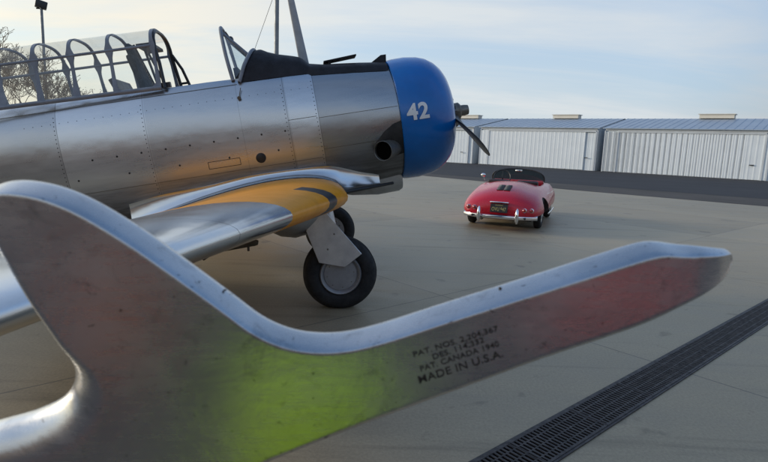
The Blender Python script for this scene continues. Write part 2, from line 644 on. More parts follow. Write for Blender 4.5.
def interp(table, x):
    """table rows (x, a, b, ...) sorted ascending; smooth (catmull-like) interpolation"""
    if x <= table[0][0]:
        return table[0][1:]
    if x >= table[-1][0]:
        return table[-1][1:]
    for i in range(len(table) - 1):
        if table[i][0] <= x <= table[i + 1][0]:
            a, b = table[i], table[i + 1]
            p = table[i - 1] if i > 0 else a
            q = table[i + 2] if i + 2 < len(table) else b
            t = (x - a[0]) / (b[0] - a[0])
            h = b[0] - a[0]
            out = []
            for k in range(1, len(a)):
                ma = (b[k] - p[k]) / max(1e-6, (b[0] - p[0])) * h
                mb = (q[k] - a[k]) / max(1e-6, (q[0] - a[0])) * h
                out.append((2 * t ** 3 - 3 * t * t + 1) * a[k] + (t ** 3 - 2 * t * t + t) * ma + (-2 * t ** 3 + 3 * t * t) * b[k] + (t ** 3 - t * t) * mb)
            return tuple(out)


def text_mesh(s, bold=0.0, spacing=1.0):
    cu = bpy.data.curves.new("lettering", 'FONT')
    cu.body = s
    cu.align_x = 'CENTER'
    cu.offset = bold
    cu.space_character = spacing
    o = bpy.data.objects.new("lettering_tmp", cu)
    COL.objects.link(o)
    dg = bpy.context.evaluated_depsgraph_get()
    me = bpy.data.meshes.new_from_object(o.evaluated_get(dg))
    bpy.data.objects.remove(o)
    bpy.data.curves.remove(cu)
    return me


def eval_mesh(o):
    dg = bpy.context.evaluated_depsgraph_get()
    dg.update()
    return bpy.data.meshes.new_from_object(o.evaluated_get(dg))


def px_ray(u, v):
    return RCAM @ Vector(((u - CXP) / F_PX, -(v - CYP) / F_PX, -1.0))


def px_plane(u, v, p0, n):
    d = px_ray(u, v)
    return EYE + d * ((Vector(p0) - EYE).dot(n) / d.dot(n))


def px_ground(u, v, z=0.0):
    d = px_ray(u, v)
    return EYE + d * ((z - CAM_H) / d.z)


# ------------------------------------------------------------------ ground
bm = new()
S = 900
for x0, y0, x1, y1 in ((-S, -S, S, S),):
    bm.faces.new([bm.verts.new(p) for p in ((x0, y0, 0), (x1, y0, 0), (x1, y1, 0), (x0, y1, 0))])
tag(obj('ground', bm, M_conc, smooth=False), 'pale grey concrete apron with sawn joints', kind='structure')

WA = Vector((19.35, 48.9, 0))
WB = Vector((28.9, 41.16, 0))
WD = (WA - WB).normalized()                       # along the hangar row, receding to the left
WN = Vector((-WD.y, WD.x, 0))
if WN.dot(WA) > 0:
    WN = -WN                                       # faces the camera


def strip(name, pts, z, m, label):
    bm = new()
    bm.faces.new([bm.verts.new((p.x, p.y, z)) for p in pts])
    return tag(obj(name, bm, m, smooth=False), label, kind='structure')


a0 = px_ground(430, 176.4)
a1 = px_ground(568, 189.7)
a2 = px_ground(768, 206.6)
far0 = a0 + (a0 - a1).normalized() * 80
far2 = a2 + (a2 - a1).normalized() * 90
back = -WN * 150
strip('taxiway', [far0, a0, a1, a2, far2, far2 + back, far0 + back], 0.004, M_asph, 'grey brown asphalt taxiway strip')
b0 = px_ground(568, 184.2)
b1 = px_ground(768, 199.3)
bd = (b1 - b0).normalized()
strip('asphalt_strip', [b0 - bd * 90, b0, b1, b1 + bd * 90, b1 + bd * 90 + back, b0 - bd * 90 + back], 0.008, M_asph2, 'darker asphalt strip in front of the hangars')


strip('added_dark_ground', [Vector((-90, -.55, 0)), Vector((90, -.55, 0)), Vector((90, -110, 0)), Vector((-90, -110, 0))], 0.004, M_lot, 'dark asphalt sheet added unseen behind the viewer to darken the metal reflections')  # dark ground added out of view to darken what the metal mirrors


# ------------------------------------------------------------------ hangars
EAVE, RIDGE, DEPTH = 3.87, 5.08, 14.0


def wall_t(u, off=0.0):
    """distance along the wall line (from WA, positive to the left) of image column u"""
    d = px_ray(u, 150)
    # solve EYE + s d = WA + t WD in plan
    A = WA - WN * off
    det = d.x * (-WD.y) - d.y * (-WD.x)
    s = (A.x * (-WD.y) - A.y * (-WD.x)) / det
    p = EYE + d * s
    return (p - WA).dot(WD)


def corrugated(bm, L, h, z0=0.0, pitch=0.36, amp=0.010, y=0.0):
    """vertical trapezoid ribs in local x along the wall, facing -y"""
    n = max(2, int(round(L / pitch)))
    p = L / n
    prof = []
    for i in range(n):
        x = i * p
        prof += [(x, 0), (x + p * .62, 0), (x + p * .70, -amp), (x + p * .92, -amp)]
    prof.append((L, 0))
    lo = [bm.verts.new((x, y + yy, z0)) for x, yy in prof]
    hi = [bm.verts.new((x, y + yy, z0 + h)) for x, yy in prof]
    for i in range(len(prof) - 1):
        bm.faces.new((lo[i], lo[i + 1], hi[i + 1], hi[i]))


def hangar(t0, t1, label, doors, vent_t):
    """t0 = left end (larger t), t1 = right end; local x runs left to right"""
    origin = WA + WD * t0
    xd = -WD
    rotz = math.atan2(xd.y, xd.x)
    L = t0 - t1
    root = empty('hangar', origin, rotz)
    tag(root, label, 'hangar', 'metal hangars across the taxiway')
    # local +y points away from camera
    bm = new()
    corrugated(bm, L, EAVE - 0.25)
    for x in (0, L):
        pts = [(x, 0, 0), (x, DEPTH, 0), (x, DEPTH, EAVE - .05), (x, DEPTH / 2, RIDGE - .05), (x, 0, EAVE - .05)]
        bm.faces.new([bm.verts.new(q) for q in pts])
    bm.faces.new([bm.verts.new(q) for q in ((0, DEPTH, 0), (L, DEPTH, 0), (L, DEPTH, EAVE - .05), (0, DEPTH, EAVE - .05))])
    obj('wall', bm, M_hwall, root, smooth=False)
    bm = new()
    box(bm, (L / 2, -0.02, EAVE - 0.16), (L, 0.14, 0.20))
    box(bm, (-0.03, -0.03, EAVE / 2 - .13), (0.10, 0.16, EAVE - .27))
    box(bm, (L + 0.03, -0.03, EAVE / 2 - .13), (0.10, 0.16, EAVE - .27))
    obj('trim', bm, M_htrim, root, smooth=False)
    bm = new()
    for side in (0, 1):
        y0, y1 = (-0.25, DEPTH / 2) if side == 0 else (DEPTH + .25, DEPTH / 2)
        sl = (RIDGE - EAVE) / (DEPTH / 2)
        z0 = EAVE - 0.25 * sl
        n = int(L / 0.6)
        prof = []
        for i in range(n + 1):
            x = -0.2 + (L + .4) * i / n
            prof += [(x - .03, 0.0), (x - .02, 0.022), (x + .02, 0.022), (x + .03, 0.0)]
        A = [bm.verts.new((x, y0, z0 + zz)) for x, zz in prof]
        B = [bm.verts.new((x, y1, RIDGE + zz)) for x, zz in prof]
        A2 = [bm.verts.new((x, y0, z0 - .06)) for x, zz in prof]
        for i in range(len(prof) - 1):
            bm.faces.new((A[i], A[i + 1], B[i + 1], B[i]))
            bm.faces.new((A2[i], A2[i + 1], A[i + 1], A[i]))
    roof = obj('roof', bm, M_roof, root, smooth=False)
    for vt in vent_t:
        x = t0 - vt
        bm = new()
        box(bm, (x, DEPTH / 2, RIDGE + 0.18), (2.7, 0.9, 0.34))
        box(bm, (x, DEPTH / 2, RIDGE + 0.38), (2.9, 1.1, 0.06))
        obj('ridge_vent', bm, M_vent, roof, smooth=False)
    for (da, db) in doors:
        x0, x1 = t0 - da, t0 - db
        bm = new()
        corrugated(bm, x1 - x0, EAVE - 0.42, 0.04, 0.40, 0.010, -0.09)
        box(bm, (x0, -0.08, EAVE / 2 - .18), (0.12, 0.12, EAVE - .40), mi=1)
        box(bm, (x1, -0.08, EAVE / 2 - .18), (0.12, 0.12, EAVE - .40), mi=1)
        box(bm, ((x0 + x1) / 2, -0.07, EAVE - .345), (x1 - x0, 0.16, 0.13), mi=1)
        d = obj('sliding_door', bm, [M_hdoor, M_htrim], root, smooth=False)
        bm = new()
        box(bm, (x1 - 0.7, -0.16, 1.15), (0.30, 0.05, 0.07))
        obj('handle', bm, M_black, d, smooth=False)
    return root


tR0 = wall_t(604.3)
tDoor = wall_t(617)
tDoor2 = wall_t(765)
hangar(tR0, tR0 - 34, 'nearest white corrugated hangar at the right with long sliding doors', [(tDoor, tDoor2), (tDoor2 - .3, tDoor2 - 12.5)], [wall_t(713, 7), wall_t(713, 7) - 14])
tL0, tL1 = wall_t(480.5), wall_t(596.0)
hangar(tL0, tL1, 'middle white hangar directly beyond the red roadster', [(wall_t(488.5), tL1 + .08)], [wall_t(564, 7)])
tM1 = wall_t(472.5)
hangar(tM1 + 26, tM1, 'farthest white hangar partly hidden behind the blue cowling', [(tM1 + 25, tM1 + 13), (tM1 + 12.7, tM1 + .5)], [wall_t(468, 7)])


# ------------------------------------------------------------------ drain
d0 = Vector((0.475, 2.465, 0))
dd = Vector((math.cos(DRAIN_ANG), math.sin(DRAIN_ANG), 0))
droot = empty('trench_drain', (0.69 - dd.x * 0.2, 2.475 - dd.y * 0.2, 0), DRAIN_ANG)
tag(droot, 'long black cast iron trench drain grate sunk in the concrete', 'drain')
DW = 0.245


def grate(L0, L1):
    """bars leave real slots: three rows of cross slots per grate"""
    bm = new()
    zt, th = 0.010, 0.012
    for y in (-DW / 2 + .008, DW / 2 - .008):
        box(bm, ((L0 + L1) / 2, y, zt - th / 2), (L1 - L0, 0.016, th))
    # interlocking rows: the bars of neighbouring rows overlap and close the plate between the slots
    rows = [(-0.108, -0.060), (-0.068, 0.004), (-0.004, 0.068), (0.060, 0.108)]
    pitch = 0.0305
    n = int((L1 - L0) / pitch)
    for ri, (ya, yb) in enumerate(rows):
        off = pitch * (0.5 if ri % 2 else 0)
        for i in range(n + 1):
            x = L0 + off + i * pitch
            if x > L1 - .004:
                break
            box(bm, (x, (ya + yb) / 2, zt - th / 2 - .001), (0.0135, yb - ya, th))
    for x in (L0 + .006, L1 - .006):
        box(bm, (x, 0, zt - th / 2 + .0005), (0.006, DW, th))
    return bm


for i in range(24):
    obj('grate', grate(-0.9 + i * 0.61, -0.9 + (i + 1) * 0.61 - 0.003), M_iron, droot, smooth=False)
bm = new()
for y in (-DW / 2 - .012, DW / 2 + .012):
    bm = new()
    box(bm, (6.42, y * .97, 0.001), (14.64, 0.013, 0.013))
    obj('frame', bm, M_iron, droot, smooth=False)
bm = new()
bm.faces.new([bm.verts.new(p) for p in ((-.9, -DW / 2, .003), (13.74, -DW / 2, .003), (13.74, DW / 2, .003), (-.9, DW / 2, .003))])
obj('channel_shade_sheet', bm, M_hole, droot, smooth=False)  # flat near-black sheet paints the shade below the grates

# ------------------------------------------------------------------ aircraft
YAW, PA = R(8.1), R(11.0)
ORG = Vector((0.04, 6.34, 1.845))
RBODY = (Matrix.Rotation(YAW, 3, 'Z') @ Matrix.Rotation(-PA, 3, 'Y'))
BEUL = RBODY.to_euler()
base = Vector((-0.59, 6.25, 0))
plane = empty('airplane', base)
tag(plane, 'polished silver propeller trainer airplane with blue cowling numbered 42', 'airplane')
LAT = RBODY @ Vector((0, 1, 0))


def part(name, bm, m, parent=None, smooth=True, angle=40):
    o = obj(name, bm, m, parent or plane, smooth, angle)
    if parent is None:
        o.location = ORG - base
        o.rotation_euler = BEUL
    return o


def B(u, v, y):
    """image point on the aircraft's plane y = const, in body coordinates"""
    return RBODY.transposed() @ (px_plane(u, v, ORG + LAT * y, LAT) - ORG)


#  x, ztop, halfwidth, zmid, zbot, n, deck
FUS = [(-7.0, .34, .06, .10, -.02, 2.0, 9), (-6.2, .46, .20, .12, -.22, 2.1, 9), (-5.0, .62, .36, .10, -.46, 2.2, 9),
       (-4.2, .72, .45, .05, -.60, 2.4, .655), (-3.2, .76, .52, 0.0, -.70, 2.5, .638), (-2.3, .77, .56, -.02, -.76, 2.5, .615),
       (-1.6, .76, .59, -.03, -.78, 2.45, .640), (-.84, .68, .615, -.03, -.74, 2.3, 9), (-.4, .65, .63, -.035, -.70, 2.15, 9), (0.0, .602, .635, -.035, -.672, 2.0, 9), (0.08, .59, .63, -.035, -.66, 2.0, 9)]
NS = 28


def spow(v, p):
    return math.copysign(abs(v) ** p, v)


def fus_section(x, off=0.0):
    zt, w, zm, zb, n, deck = interp(FUS, x)
    deck = (.622 + .02 * max(0, -x - 2.3)) if -4.6 <= x <= -1.5 else 9
    pts = []
    for i in range(2 * NS):
        a = math.pi * i / NS            # 0 = top, going to starboard (-y)
        sy, sz = math.sin(a), math.cos(a)
        y = -spow(sy, 2 / n) * (w + off)
        z = zm + spow(sz, 2 / n) * ((zt - zm if sz > 0 else zm - zb) + off)
        if deck < 2:
            z = min(z, deck + off)
        pts.append(Vector((x, y, z)))
    return pts


bm = new()
xs = [-7.0, -6.7, -6.4, -6, -5.5, -5, -4.6, -4.2, -3.8, -3.4, -3, -2.6, -2.2, -1.9, -1.6, -1.35, -1.1, -.97, -.84, -.7, -.55, -.4, -.25, -.12, 0, .06]
rings(bm, [fus_section(x) for x in xs], True, True, True)
fus = part('fuselage', bm, M_skin)


def fus_y(x, z):
    """half width of the fuselage at height z"""
    best = 0
    for p in fus_section(x):
        if p.y < 0 and abs(p.z - z) < 0.035:
            best = max(best, -p.y)
    zt, w, zm, zb, n, deck = interp(FUS, x)
    h = (zt - zm) if z > zm else (zm - zb)
    q = min(1, abs(z - zm) / h)
    return w * (1 - q ** n) ** (1 / n)


# rivets and fasteners along the seams
random.seed(3)
bm = new()


def rivet(x, z, r=0.007):
    y = -fus_y(x, z)
    ellipsoid(bm, (x, y, z), (r, r * .55, r), nu=6, nv=4)


for xx in (-.86, -1.17, -2.57, -3.42):
    for k in range(22):
        rivet(xx, .48 - k * .042, .0055)
for k in range(9):
    rivet(-1.2 - k * .24, .02, .011)
for k in range(5):
    rivet(-1.3 - k * .5, -.16, .011)
for k in range(34):
    rivet(-.9 - k * .085, .42, .004)
fast = bm
# longitudinal seams: thin laps proud of the skin
bm = new()
for zf, x0, x1 in ((.10, -.84, -.02), (-.22, -.84, -.1), (-.30, -3.6, -.86), (.555, -4.2, -1.6), (.12, -1.15, -.86)):
    A = []
    Bq = []
    for i in range(25):
        x = x0 + (x1 - x0) * i / 24
        for lst, dz in ((A, .0025), (Bq, -.0025)):
            lst.append(Vector((x, -fus_y(x, zf + dz) - .0025, zf + dz)))
    rings(bm, [A, Bq], False)
seam = bm



def absorb(o, bm2, m):
    """add surface detail to a part's own mesh with a further material"""
    o.data.materials.append(m)
    k = len(o.data.materials) - 1
    for f in bm2.faces:
        f.material_index = k
        f.smooth = True
    t = bpy.data.meshes.new('t')
    bm2.to_mesh(t)
    bm2.free()
    b = new()
    b.from_mesh(o.data)
    b.from_mesh(t)
    b.to_mesh(o.data)
    b.free()
    bpy.data.meshes.remove(t)


absorb(fus, fast, M_soot)
absorb(fus, seam, M_bronze)
# access hatch outline and round fuel drain on the side
bm = new()
for (x0, x1, z0, z1) in ((-2.02, -1.70, -.245, -.175),):
    q = [(x0, z0), (x1, z0), (x1, z1), (x0, z1), (x0, z0)]
    for (xa, za), (xb, zb_) in zip(q, q[1:]):
        tube(bm, [(xa, -fus_y(xa, za) - .001, za), (xb, -fus_y(xb, zb_) - .001, zb_)], .003, 5)
obj('access_hatch', bm, M_soot, fus)
bm = new()
p = B(261, 158, -.6)
yy = -fus_y(p.x, p.z)
lathe(bm, [(-.01, .0), (.006, .0), (.006, .040), (.0, .052), (-.02, .052)], (p.x, yy, p.z), (0, -1, -.12), 20)
obj('drain_port', bm, M_soot, fus)
bm = new()
p = B(239, 98, -.55)
yy = -fus_y(p.x, p.z)
tube(bm, [(p.x, yy, p.z), (p.x, yy - .03, p.z)], .018, 10)
tube(bm, [(p.x, yy - .02, p.z), (p.x + .03, yy + .02, p.z + .10)], .004, 6)
obj('step_pin', bm, M_rust, fus)

# black anti-glare deck with the hump ahead of the windshield
HUMP = [(-1.56, .15), (-1.50, .165), (-1.44, .165), (-1.2, .135), (-.95, .10), (-.89, .07), (-.84, .02), (-.6, .0), (0.0, .0)]
bm = new()
rs = []
for x in [-1.56, -1.53, -1.50, -1.46, -1.42, -1.3, -1.15, -1.0, -.94, -.9, -.87, -.84, -.7, -.5, -.3, -.15, -.02]:
    zed = .570 if x < -.84 else .545 - .06 * (x + .84) / .84
    hh = interp(HUMP, x)[0]
    zt = interp(FUS, x)[0]
    yb = fus_y(x, zed) + .004
    row = []
    for i in range(25):
        s = -1 + 2 * i / 24
        y = s * yb
        zz = zed + (zt + .006 + hh - zed) * max(0, 1 - abs(s) ** 2.6) ** (1 / 2.0)
        sh = .62 * max(0, zz - .60) * min(1, max(0, (-1.2 - x) / .36))
        row.append(Vector((x + sh - (.03 if x < -1.5 else 0), y, zz)))
    rs.append(row)
hump_rim = rs[1]
rings(bm, rs, False, True, False)
deck = part('antiglare_deck', bm, M_blackmatt)
# raised cowl flaps and scoops on the deck
bm = new()
box(bm, (-.50, -.10, .705), (.36, .22, .014), Euler((0, R(-4), 0)).to_matrix())
box(bm, (-.62, -.10, .680), (.03, .18, .05))
obj('vent_flap', bm, M_blackmatt, deck, smooth=False)
bm = new()
prism(bm, [Vector((-.20, -.16, .60)), Vector((.0, -.16, .60)), Vector((.01, -.16, .685)), Vector((-.05, -.16, .685))], (0, .30, 0))
obj('cowl_scoop', bm, M_blackmatt, deck, smooth=False)

# engine cowling
CZ = -.035
bm = new()
prof = [(.10, .60), (0.0, .640), (-.008, .652), (0.0, .664), (.06, .674), (.2, .679), (.34, .663), (.43, .636), (.51, .588), (.57, .53), (.612, .465), (.637, .40), (.642, .365), (.63, .345), (.58, .335), (.42, .34)]
lathe(bm, prof, (0, 0, CZ), (1, 0, 0), 72)
cowl = part('engine_cowling', bm, M_blue)
# engine: crankcase and nine cylinders in the opening
bm = new()
lathe(bm, [(.2, .0), (.2, .30), (.42, .28), (.48, .20), (.56, .13), (.62, .09), (.62, 0)], (0, 0, CZ), (1, 0, 0), 32)
for k in range(9):
    a = 2 * math.pi * k / 9
    dv = Vector((0, math.sin(a), math.cos(a)))
    o = Vector((.36, 0, CZ))
    tube(bm, [o + dv * .2, o + dv * .58], .085, 12)
part('engine', bm, M_soot)
# number 42 wrapped on the cowling side, both flanks
for side in (-1, 1):
    me = text_mesh("42", 0.032, 1.08)
    b2 = new()
    b2.from_mesh(me)
    bmesh.ops.triangulate(b2, faces=b2.faces[:])
    bmesh.ops.subdivide_edges(b2, edges=b2.edges[:], cuts=2, use_grid_fill=True)
    xs_ = [v.co.x for v in b2.verts]
    ys_ = [v.co.y for v in b2.verts]
    w, h = max(xs_) - min(xs_), max(ys_) - min(ys_)
    pc = B(417.5, 111, -.66)
    for v in b2.verts:
        lx = (v.co.x - (max(xs_) + min(xs_)) / 2) / w * .236
        lz = (v.co.y - (max(ys_) + min(ys_)) / 2) / h * .172
        x = pc.x + (lx if side < 0 else -lx)
        rr = interp([(0.0, .664), (.06, .674), (.2, .679), (.34, .663), (.43, .636), (.51, .588)], x)[0] + .004
        ang = (pc.z + lz - CZ) / rr
        v.co = Vector((x, side * rr * math.cos(ang), CZ + rr * math.sin(ang)))
    obj('number_decal', b2, M_white, cowl, smooth=True)

# exhaust stack and a dark skin patch painting the shade of its recess
e1 = B(383, 151, -.745)
axis = Vector((-.55, -.80, -.05)).normalized()
bm = new()
for i in range(1):
    rs = []
    for (x, zc_, hz) in ((-.33, -.31, .02), (-.29, -.30, .07), (-.2, -.27, .13), (-.1, -.24, .165), (-.01, -.22, .17)):
        row = []
        for k in range(9):
            z = zc_ - hz + 2 * hz * k / 8
            bulge = .012 * (1 - ((k - 4) / 4) ** 2)
            row.append(Vector((x, -fus_y(x, z) - .004 - bulge, z)))
        rs.append(row)
    rings(bm, rs, False)
part('recess_shade_patch', bm, M_soot)  # dark sheet laid on the skin in place of a shaded recess
bm = new()
lathe(bm, [(-.32, .085), (-.1, .094), (0, .103), (.004, .100), (.0, .096), (-.05, .092)], e1, axis, 28)
ex = part('exhaust_pipe', bm, M_bronze)
bm = new()
lathe(bm, [(-.03, 0), (-.03, .093), (-.034, .0945)], e1, axis, 24)
obj('bore_shade_disc', bm, M_hole, ex)  # black disc paints the shade inside the pipe

# lower oil cooler scoop and dark rod below the nose
bm = new()
rs = []
for x, w, z0, z1 in ((-.85, .16, -.66, -.72), (-.6, .20, -.66, -.80), (-.3, .22, -.62, -.845), (-.05, .22, -.60, -.84), (-.01, .20, -.62, -.82)):
    row = []
    for k in range(13):
        a = math.pi * k / 12
        row.append(Vector((x, -w * math.cos(a), z0 + (z1 - z0) * math.sin(a) ** .7)))
    rs.append(row)
rings(bm, rs, False, True, True)
part('oil_cooler_scoop', bm, M_dull)
bm = new()
pa_, pb_ = B(343, 192.5, -.80), B(393, 183, -.42)
tube(bm, [pa_, pb_], [.022, .016], 8)
part('drain_pipe', bm, M_black)


# ------- wings
def airfoil(n=22):
    t, m_, p_ = .155, .02, .4
    up, lo = [], []
    for i in range(n + 1):
        c = .5 * (1 - math.cos(math.pi * i / n))
        yt = 5 * t * (.2969 * math.sqrt(c) - .126 * c - .3516 * c * c + .2843 * c ** 3 - .1036 * c ** 4)
        yc = m_ / p_ ** 2 * (2 * p_ * c - c * c) if c < p_ else m_ / (1 - p_) ** 2 * ((1 - 2 * p_) + 2 * p_ * c - c * c)
        up.append((c, yc + yt))
        lo.append((c, yc - yt))
    return list(reversed(up)) + lo[1:]            # TE over the top to LE and back below


AF = airfoil()


def wing_params(s):
    d = max(0, s - 1.42)
    le = -.72 - math.tan(R(14)) * d
    ch = 2.25 - 0.205 * d
    z = -.655 + math.tan(R(4.2)) * d
    if s > 5.9:
        q = min(1, (s - 5.9) / .55)
        k = math.sqrt(max(0.02, 1 - q * q))
        le -= (1 - k) * ch * .35
        ch *= k
    return le, ch, z


def wing_ring(s, side):
    le, ch, z = wing_params(s)
    inc = R(1.5)
    th = 1.0 if s < 1.5 else max(.72, 1 - .065 * (s - 1.5))
    out = []
    for c, h in AF:
        X, Z = -c * ch, h * ch * th
        out.append(Vector((le + X * math.cos(inc) + Z * math.sin(inc) * 0, side * s, z + Z + X * math.sin(inc))))
    return out


ST = [.30, .55, .70, .95, 1.2, 1.42, 1.7, 1.88, 2.16, 2.4, 2.8, 3.12, 3.5, 4.0, 4.5, 5.0, 5.5, 5.9, 6.1, 6.25, 6.37, 6.44]


def wing_mat(a, i):
    s = (ST[a] + ST[a + 1]) / 2
    if 1.88 < s < 2.16 and AF[i][0] < .14:
        return 2
    if .70 < s < 3.12:
        return 1
    return 0


for side in (-1, 1):
    bm = new()
    rings(bm, [wing_ring(s, side) for s in ST], True, False, True, mfun=wing_mat)
    wing = part('wing', bm, [M_wing, M_yellow, M_black], angle=50)
    # split flap hanging a little below the trailing edge and aileron
    bm = new()
    rs = []
    for s in (.75, 1.42, 2.2, 3.0):
        le, ch, z = wing_params(s)
        a = Vector((le - ch * .80, side * s, z - .075))
        b = Vector((le - ch * 1.0, side * s, z - .24))
        rs.append([a, b, b + Vector((.0, 0, .012)), a + Vector((0, 0, .02))])
    rings(bm, rs, True, True, True)
    flp = obj('flap', bm, M_dull, wing, smooth=False)
    # streamlined wheel-well bulge below the leading edge
    bm = new()
    rs = []
    for x, w, zb_ in ((-.86, .03, -.73), (-.93, .12, -.81), (-1.02, .19, -.90), (-1.12, .225, -.955), (-1.25, .235, -.97), (-1.38, .215, -.935), (-1.52, .16, -.84), (-1.64, .08, -.76), (-1.72, .01, -.71)):
        rs.append([Vector((x, side * 1.27 - w * math.cos(math.pi * k / 16), -.66 + (zb_ + .66) * math.sin(math.pi * k / 16) ** .75)) for k in range(17)])
    rings(bm, rs, False, True, True)
    obj('wheel_well_fairing', bm, M_dull, wing)
    # flap push rod and bracket under the wing
    if side < 0:
        r0_, r1_, r2_ = B(214, 247.5, -1.3), B(254, 238.5, -1.3), B(205, 252, -1.3)
        fp = [r0_, r1_, r2_]
    bm = new()
    q0, q1, q2 = [Vector((p.x, side * 1.3, p.z - .035)) for p in fp]
    tube(bm, [q0, q0.lerp(q1, .5), q1, q1 + Vector((.03, 0, -.01))], [.018, .026, .034, .02], 8)
    tube(bm, [q1 + Vector((-.06, 0, 0)), q1 + Vector((-.07, 0, -.07))], .012, 6)
    tube(bm, [q1 + Vector((-.02, 0, 0)), q1 + Vector((-.10, 0, .30))], .014, 6)
    obj('flap_rod', bm, M_rust, flp)
    bm = new()
    box(bm, q2 + Vector((0, 0, .02)), (.10, .05, .09), Euler((0, R(-25), 0)).to_matrix(), .012)
    tube(bm, [q2, q2 + Vector((-.06, 0, .34))], .022, 6)
    obj('rod_bracket', bm, M_black, flp)
    # wing root fillet: concave skirt from the fuselage side to the wing top, flaring ahead of the leading edge
    bm = new()
    rs = []
    le, ch, z = wing_params(.7)
    FTOP = [(-3.1, -.50), (-2.6, -.43), (-2.08, -.405), (-1.62, -.37), (-1.11, -.38), (-.80, -.405), (-.655, -.455), (-.5, -.52), (-.36, -.565), (-.19, -.625), (-.1, -.64)]
    up = sorted((q for q in AF[:len(AF) // 2 + 1]), key=lambda q: q[0])
    for i in range(44):
        c = -.19 + 1.16 * i / 43
        cc = max(c, 0.0)
        for (c0, h0), (c1, h1) in zip(up, up[1:]):
            if c0 <= cc <= c1:
                hz = (h0 + (h1 - h0) * (cc - c0) / max(1e-6, c1 - c0)) * ch
        X = le - c * ch
        zw = z + hz - cc * ch * math.sin(R(1.5))
        fl = max(0.0, min(1.0, (.10 - c) / .29))       # 0 over the wing, 1 at the front tip of the flare
        zw -= .045 * fl
        fz = interp(FTOP, X)[0]
        zw = min(zw, fz - .035)
        rise = fz - zw
        fy = fus_y(X, fz)
        reach = (.085 - .02 * max(c, 0)) * (1 - fl ** 2.2) + .012
        row = []
        for k in range(12):
            a = math.pi / 2 * k / 11
            y = fy - .003 + reach * (1 - math.cos(a))
            zz = fz - (rise - .004) * math.sin(a)
            fy2 = fus_y(X, zz) + .003
            row.append(Vector((X, side * max(y, fy2), zz)))
        rs.append(row)
    rings(bm, rs, False)
    part('wing_fillet', bm, M_wing, angle=80)

# ------- landing gear
for side in (-1, 1):
    g = new()
    top = Vector((-.93, side * 1.24, -.72))
    ax = Vector((-.905, side * 1.28, -1.366))
    tube(g, [top, top.lerp(ax, .55)], .058, 14)
    tube(g, [top.lerp(ax, .5), Vector((ax.x, side * 1.12, ax.z + .10)), Vector((ax.x, side * 1.12, ax.z)), Vector((ax.x, side * 1.30, ax.z))], .038, 12)
    tube(g, [top + Vector((-.09, 0, 0)), top.lerp(ax, .5) + Vector((-.10, 0, 0)), top.lerp(ax, .8)], .02, 8)
    tube(g, [top + Vector((-.20, -.1 * side, .02)), ax + Vector((-.02, -.14 * side, .30))], .016, 8)
    gear = part('landing_gear', g, M_dull)
    g = new()
    rp = []
    for k in range(28):
        a = 2 * math.pi * k / 28
        ca, sa = math.cos(a), math.sin(a)
        rp.append((.125 * spow(ca, .75), .258 + .085 * spow(sa, .8)))
    lathe(g, rp, ax, (0, 1, 0), 64, close_prof=True)
    # circumferential tread grooves
    for yo in (-.05, 0, .05):
        lathe(g, [(yo - .006, .3405), (yo, .345), (yo + .006, .3405)], ax, (0, 1, 0), 64)
    wh = obj('wheel', g, M_rubber, gear)
    g = new()
    o_ = side
    lathe(g, [(.094 * o_, .0), (.095 * o_, .05), (.096 * o_, .12), (.094 * o_, .150), (.088 * o_, .156), (.100 * o_, .166), (.112 * o_, .174), (.116 * o_, .184), (.10 * o_, .195), (-.10 * o_, .195), (-.1 * o_, .0)], ax, (0, 1, 0), 48)
    hub = obj('hub_cap', g, M_hub, wh)
    for k in range(8):
        g = new()
        a = 2 * math.pi * k / 8
        ellipsoid(g, (ax.x + .125 * math.cos(a), ax.y + .095 * side, ax.z + .125 * math.sin(a)), (.006, .003, .006), nu=8, nv=5)
        obj('hub_bolt', g, M_bronze, hub)
    # bent cover plate over the leg
    if side < 0:
        poly_px = [(306, 231), (316, 211), (327, 213), (333, 221), (362, 254), (345, 267.5), (319, 263)]
        pl = [B(u, v, -1.435) for u, v in poly_px]
        cover_pts = [(p.x, p.z) for p in pl]
    g = new()
    prism(g, [Vector((x, side * 1.435, z)) for x, z in cover_pts], (0, -side * .012, 0))
    bmesh.ops.bevel(g, geom=g.edges[:], offset=.004, segments=1, affect='EDGES')
    cov = obj('leg_cover', g, M_cover, gear, smooth=False)
    for (x, z) in ((-.86, -.86), (-.84, -.90), (-.90, -.97), (-.98, -1.10)):
        g = new()
        ellipsoid(g, (x, side * 1.437, z), (.009, .005, .009), nu=8, nv=5)
        obj('cover_bolt', g, M_bronze, cov)

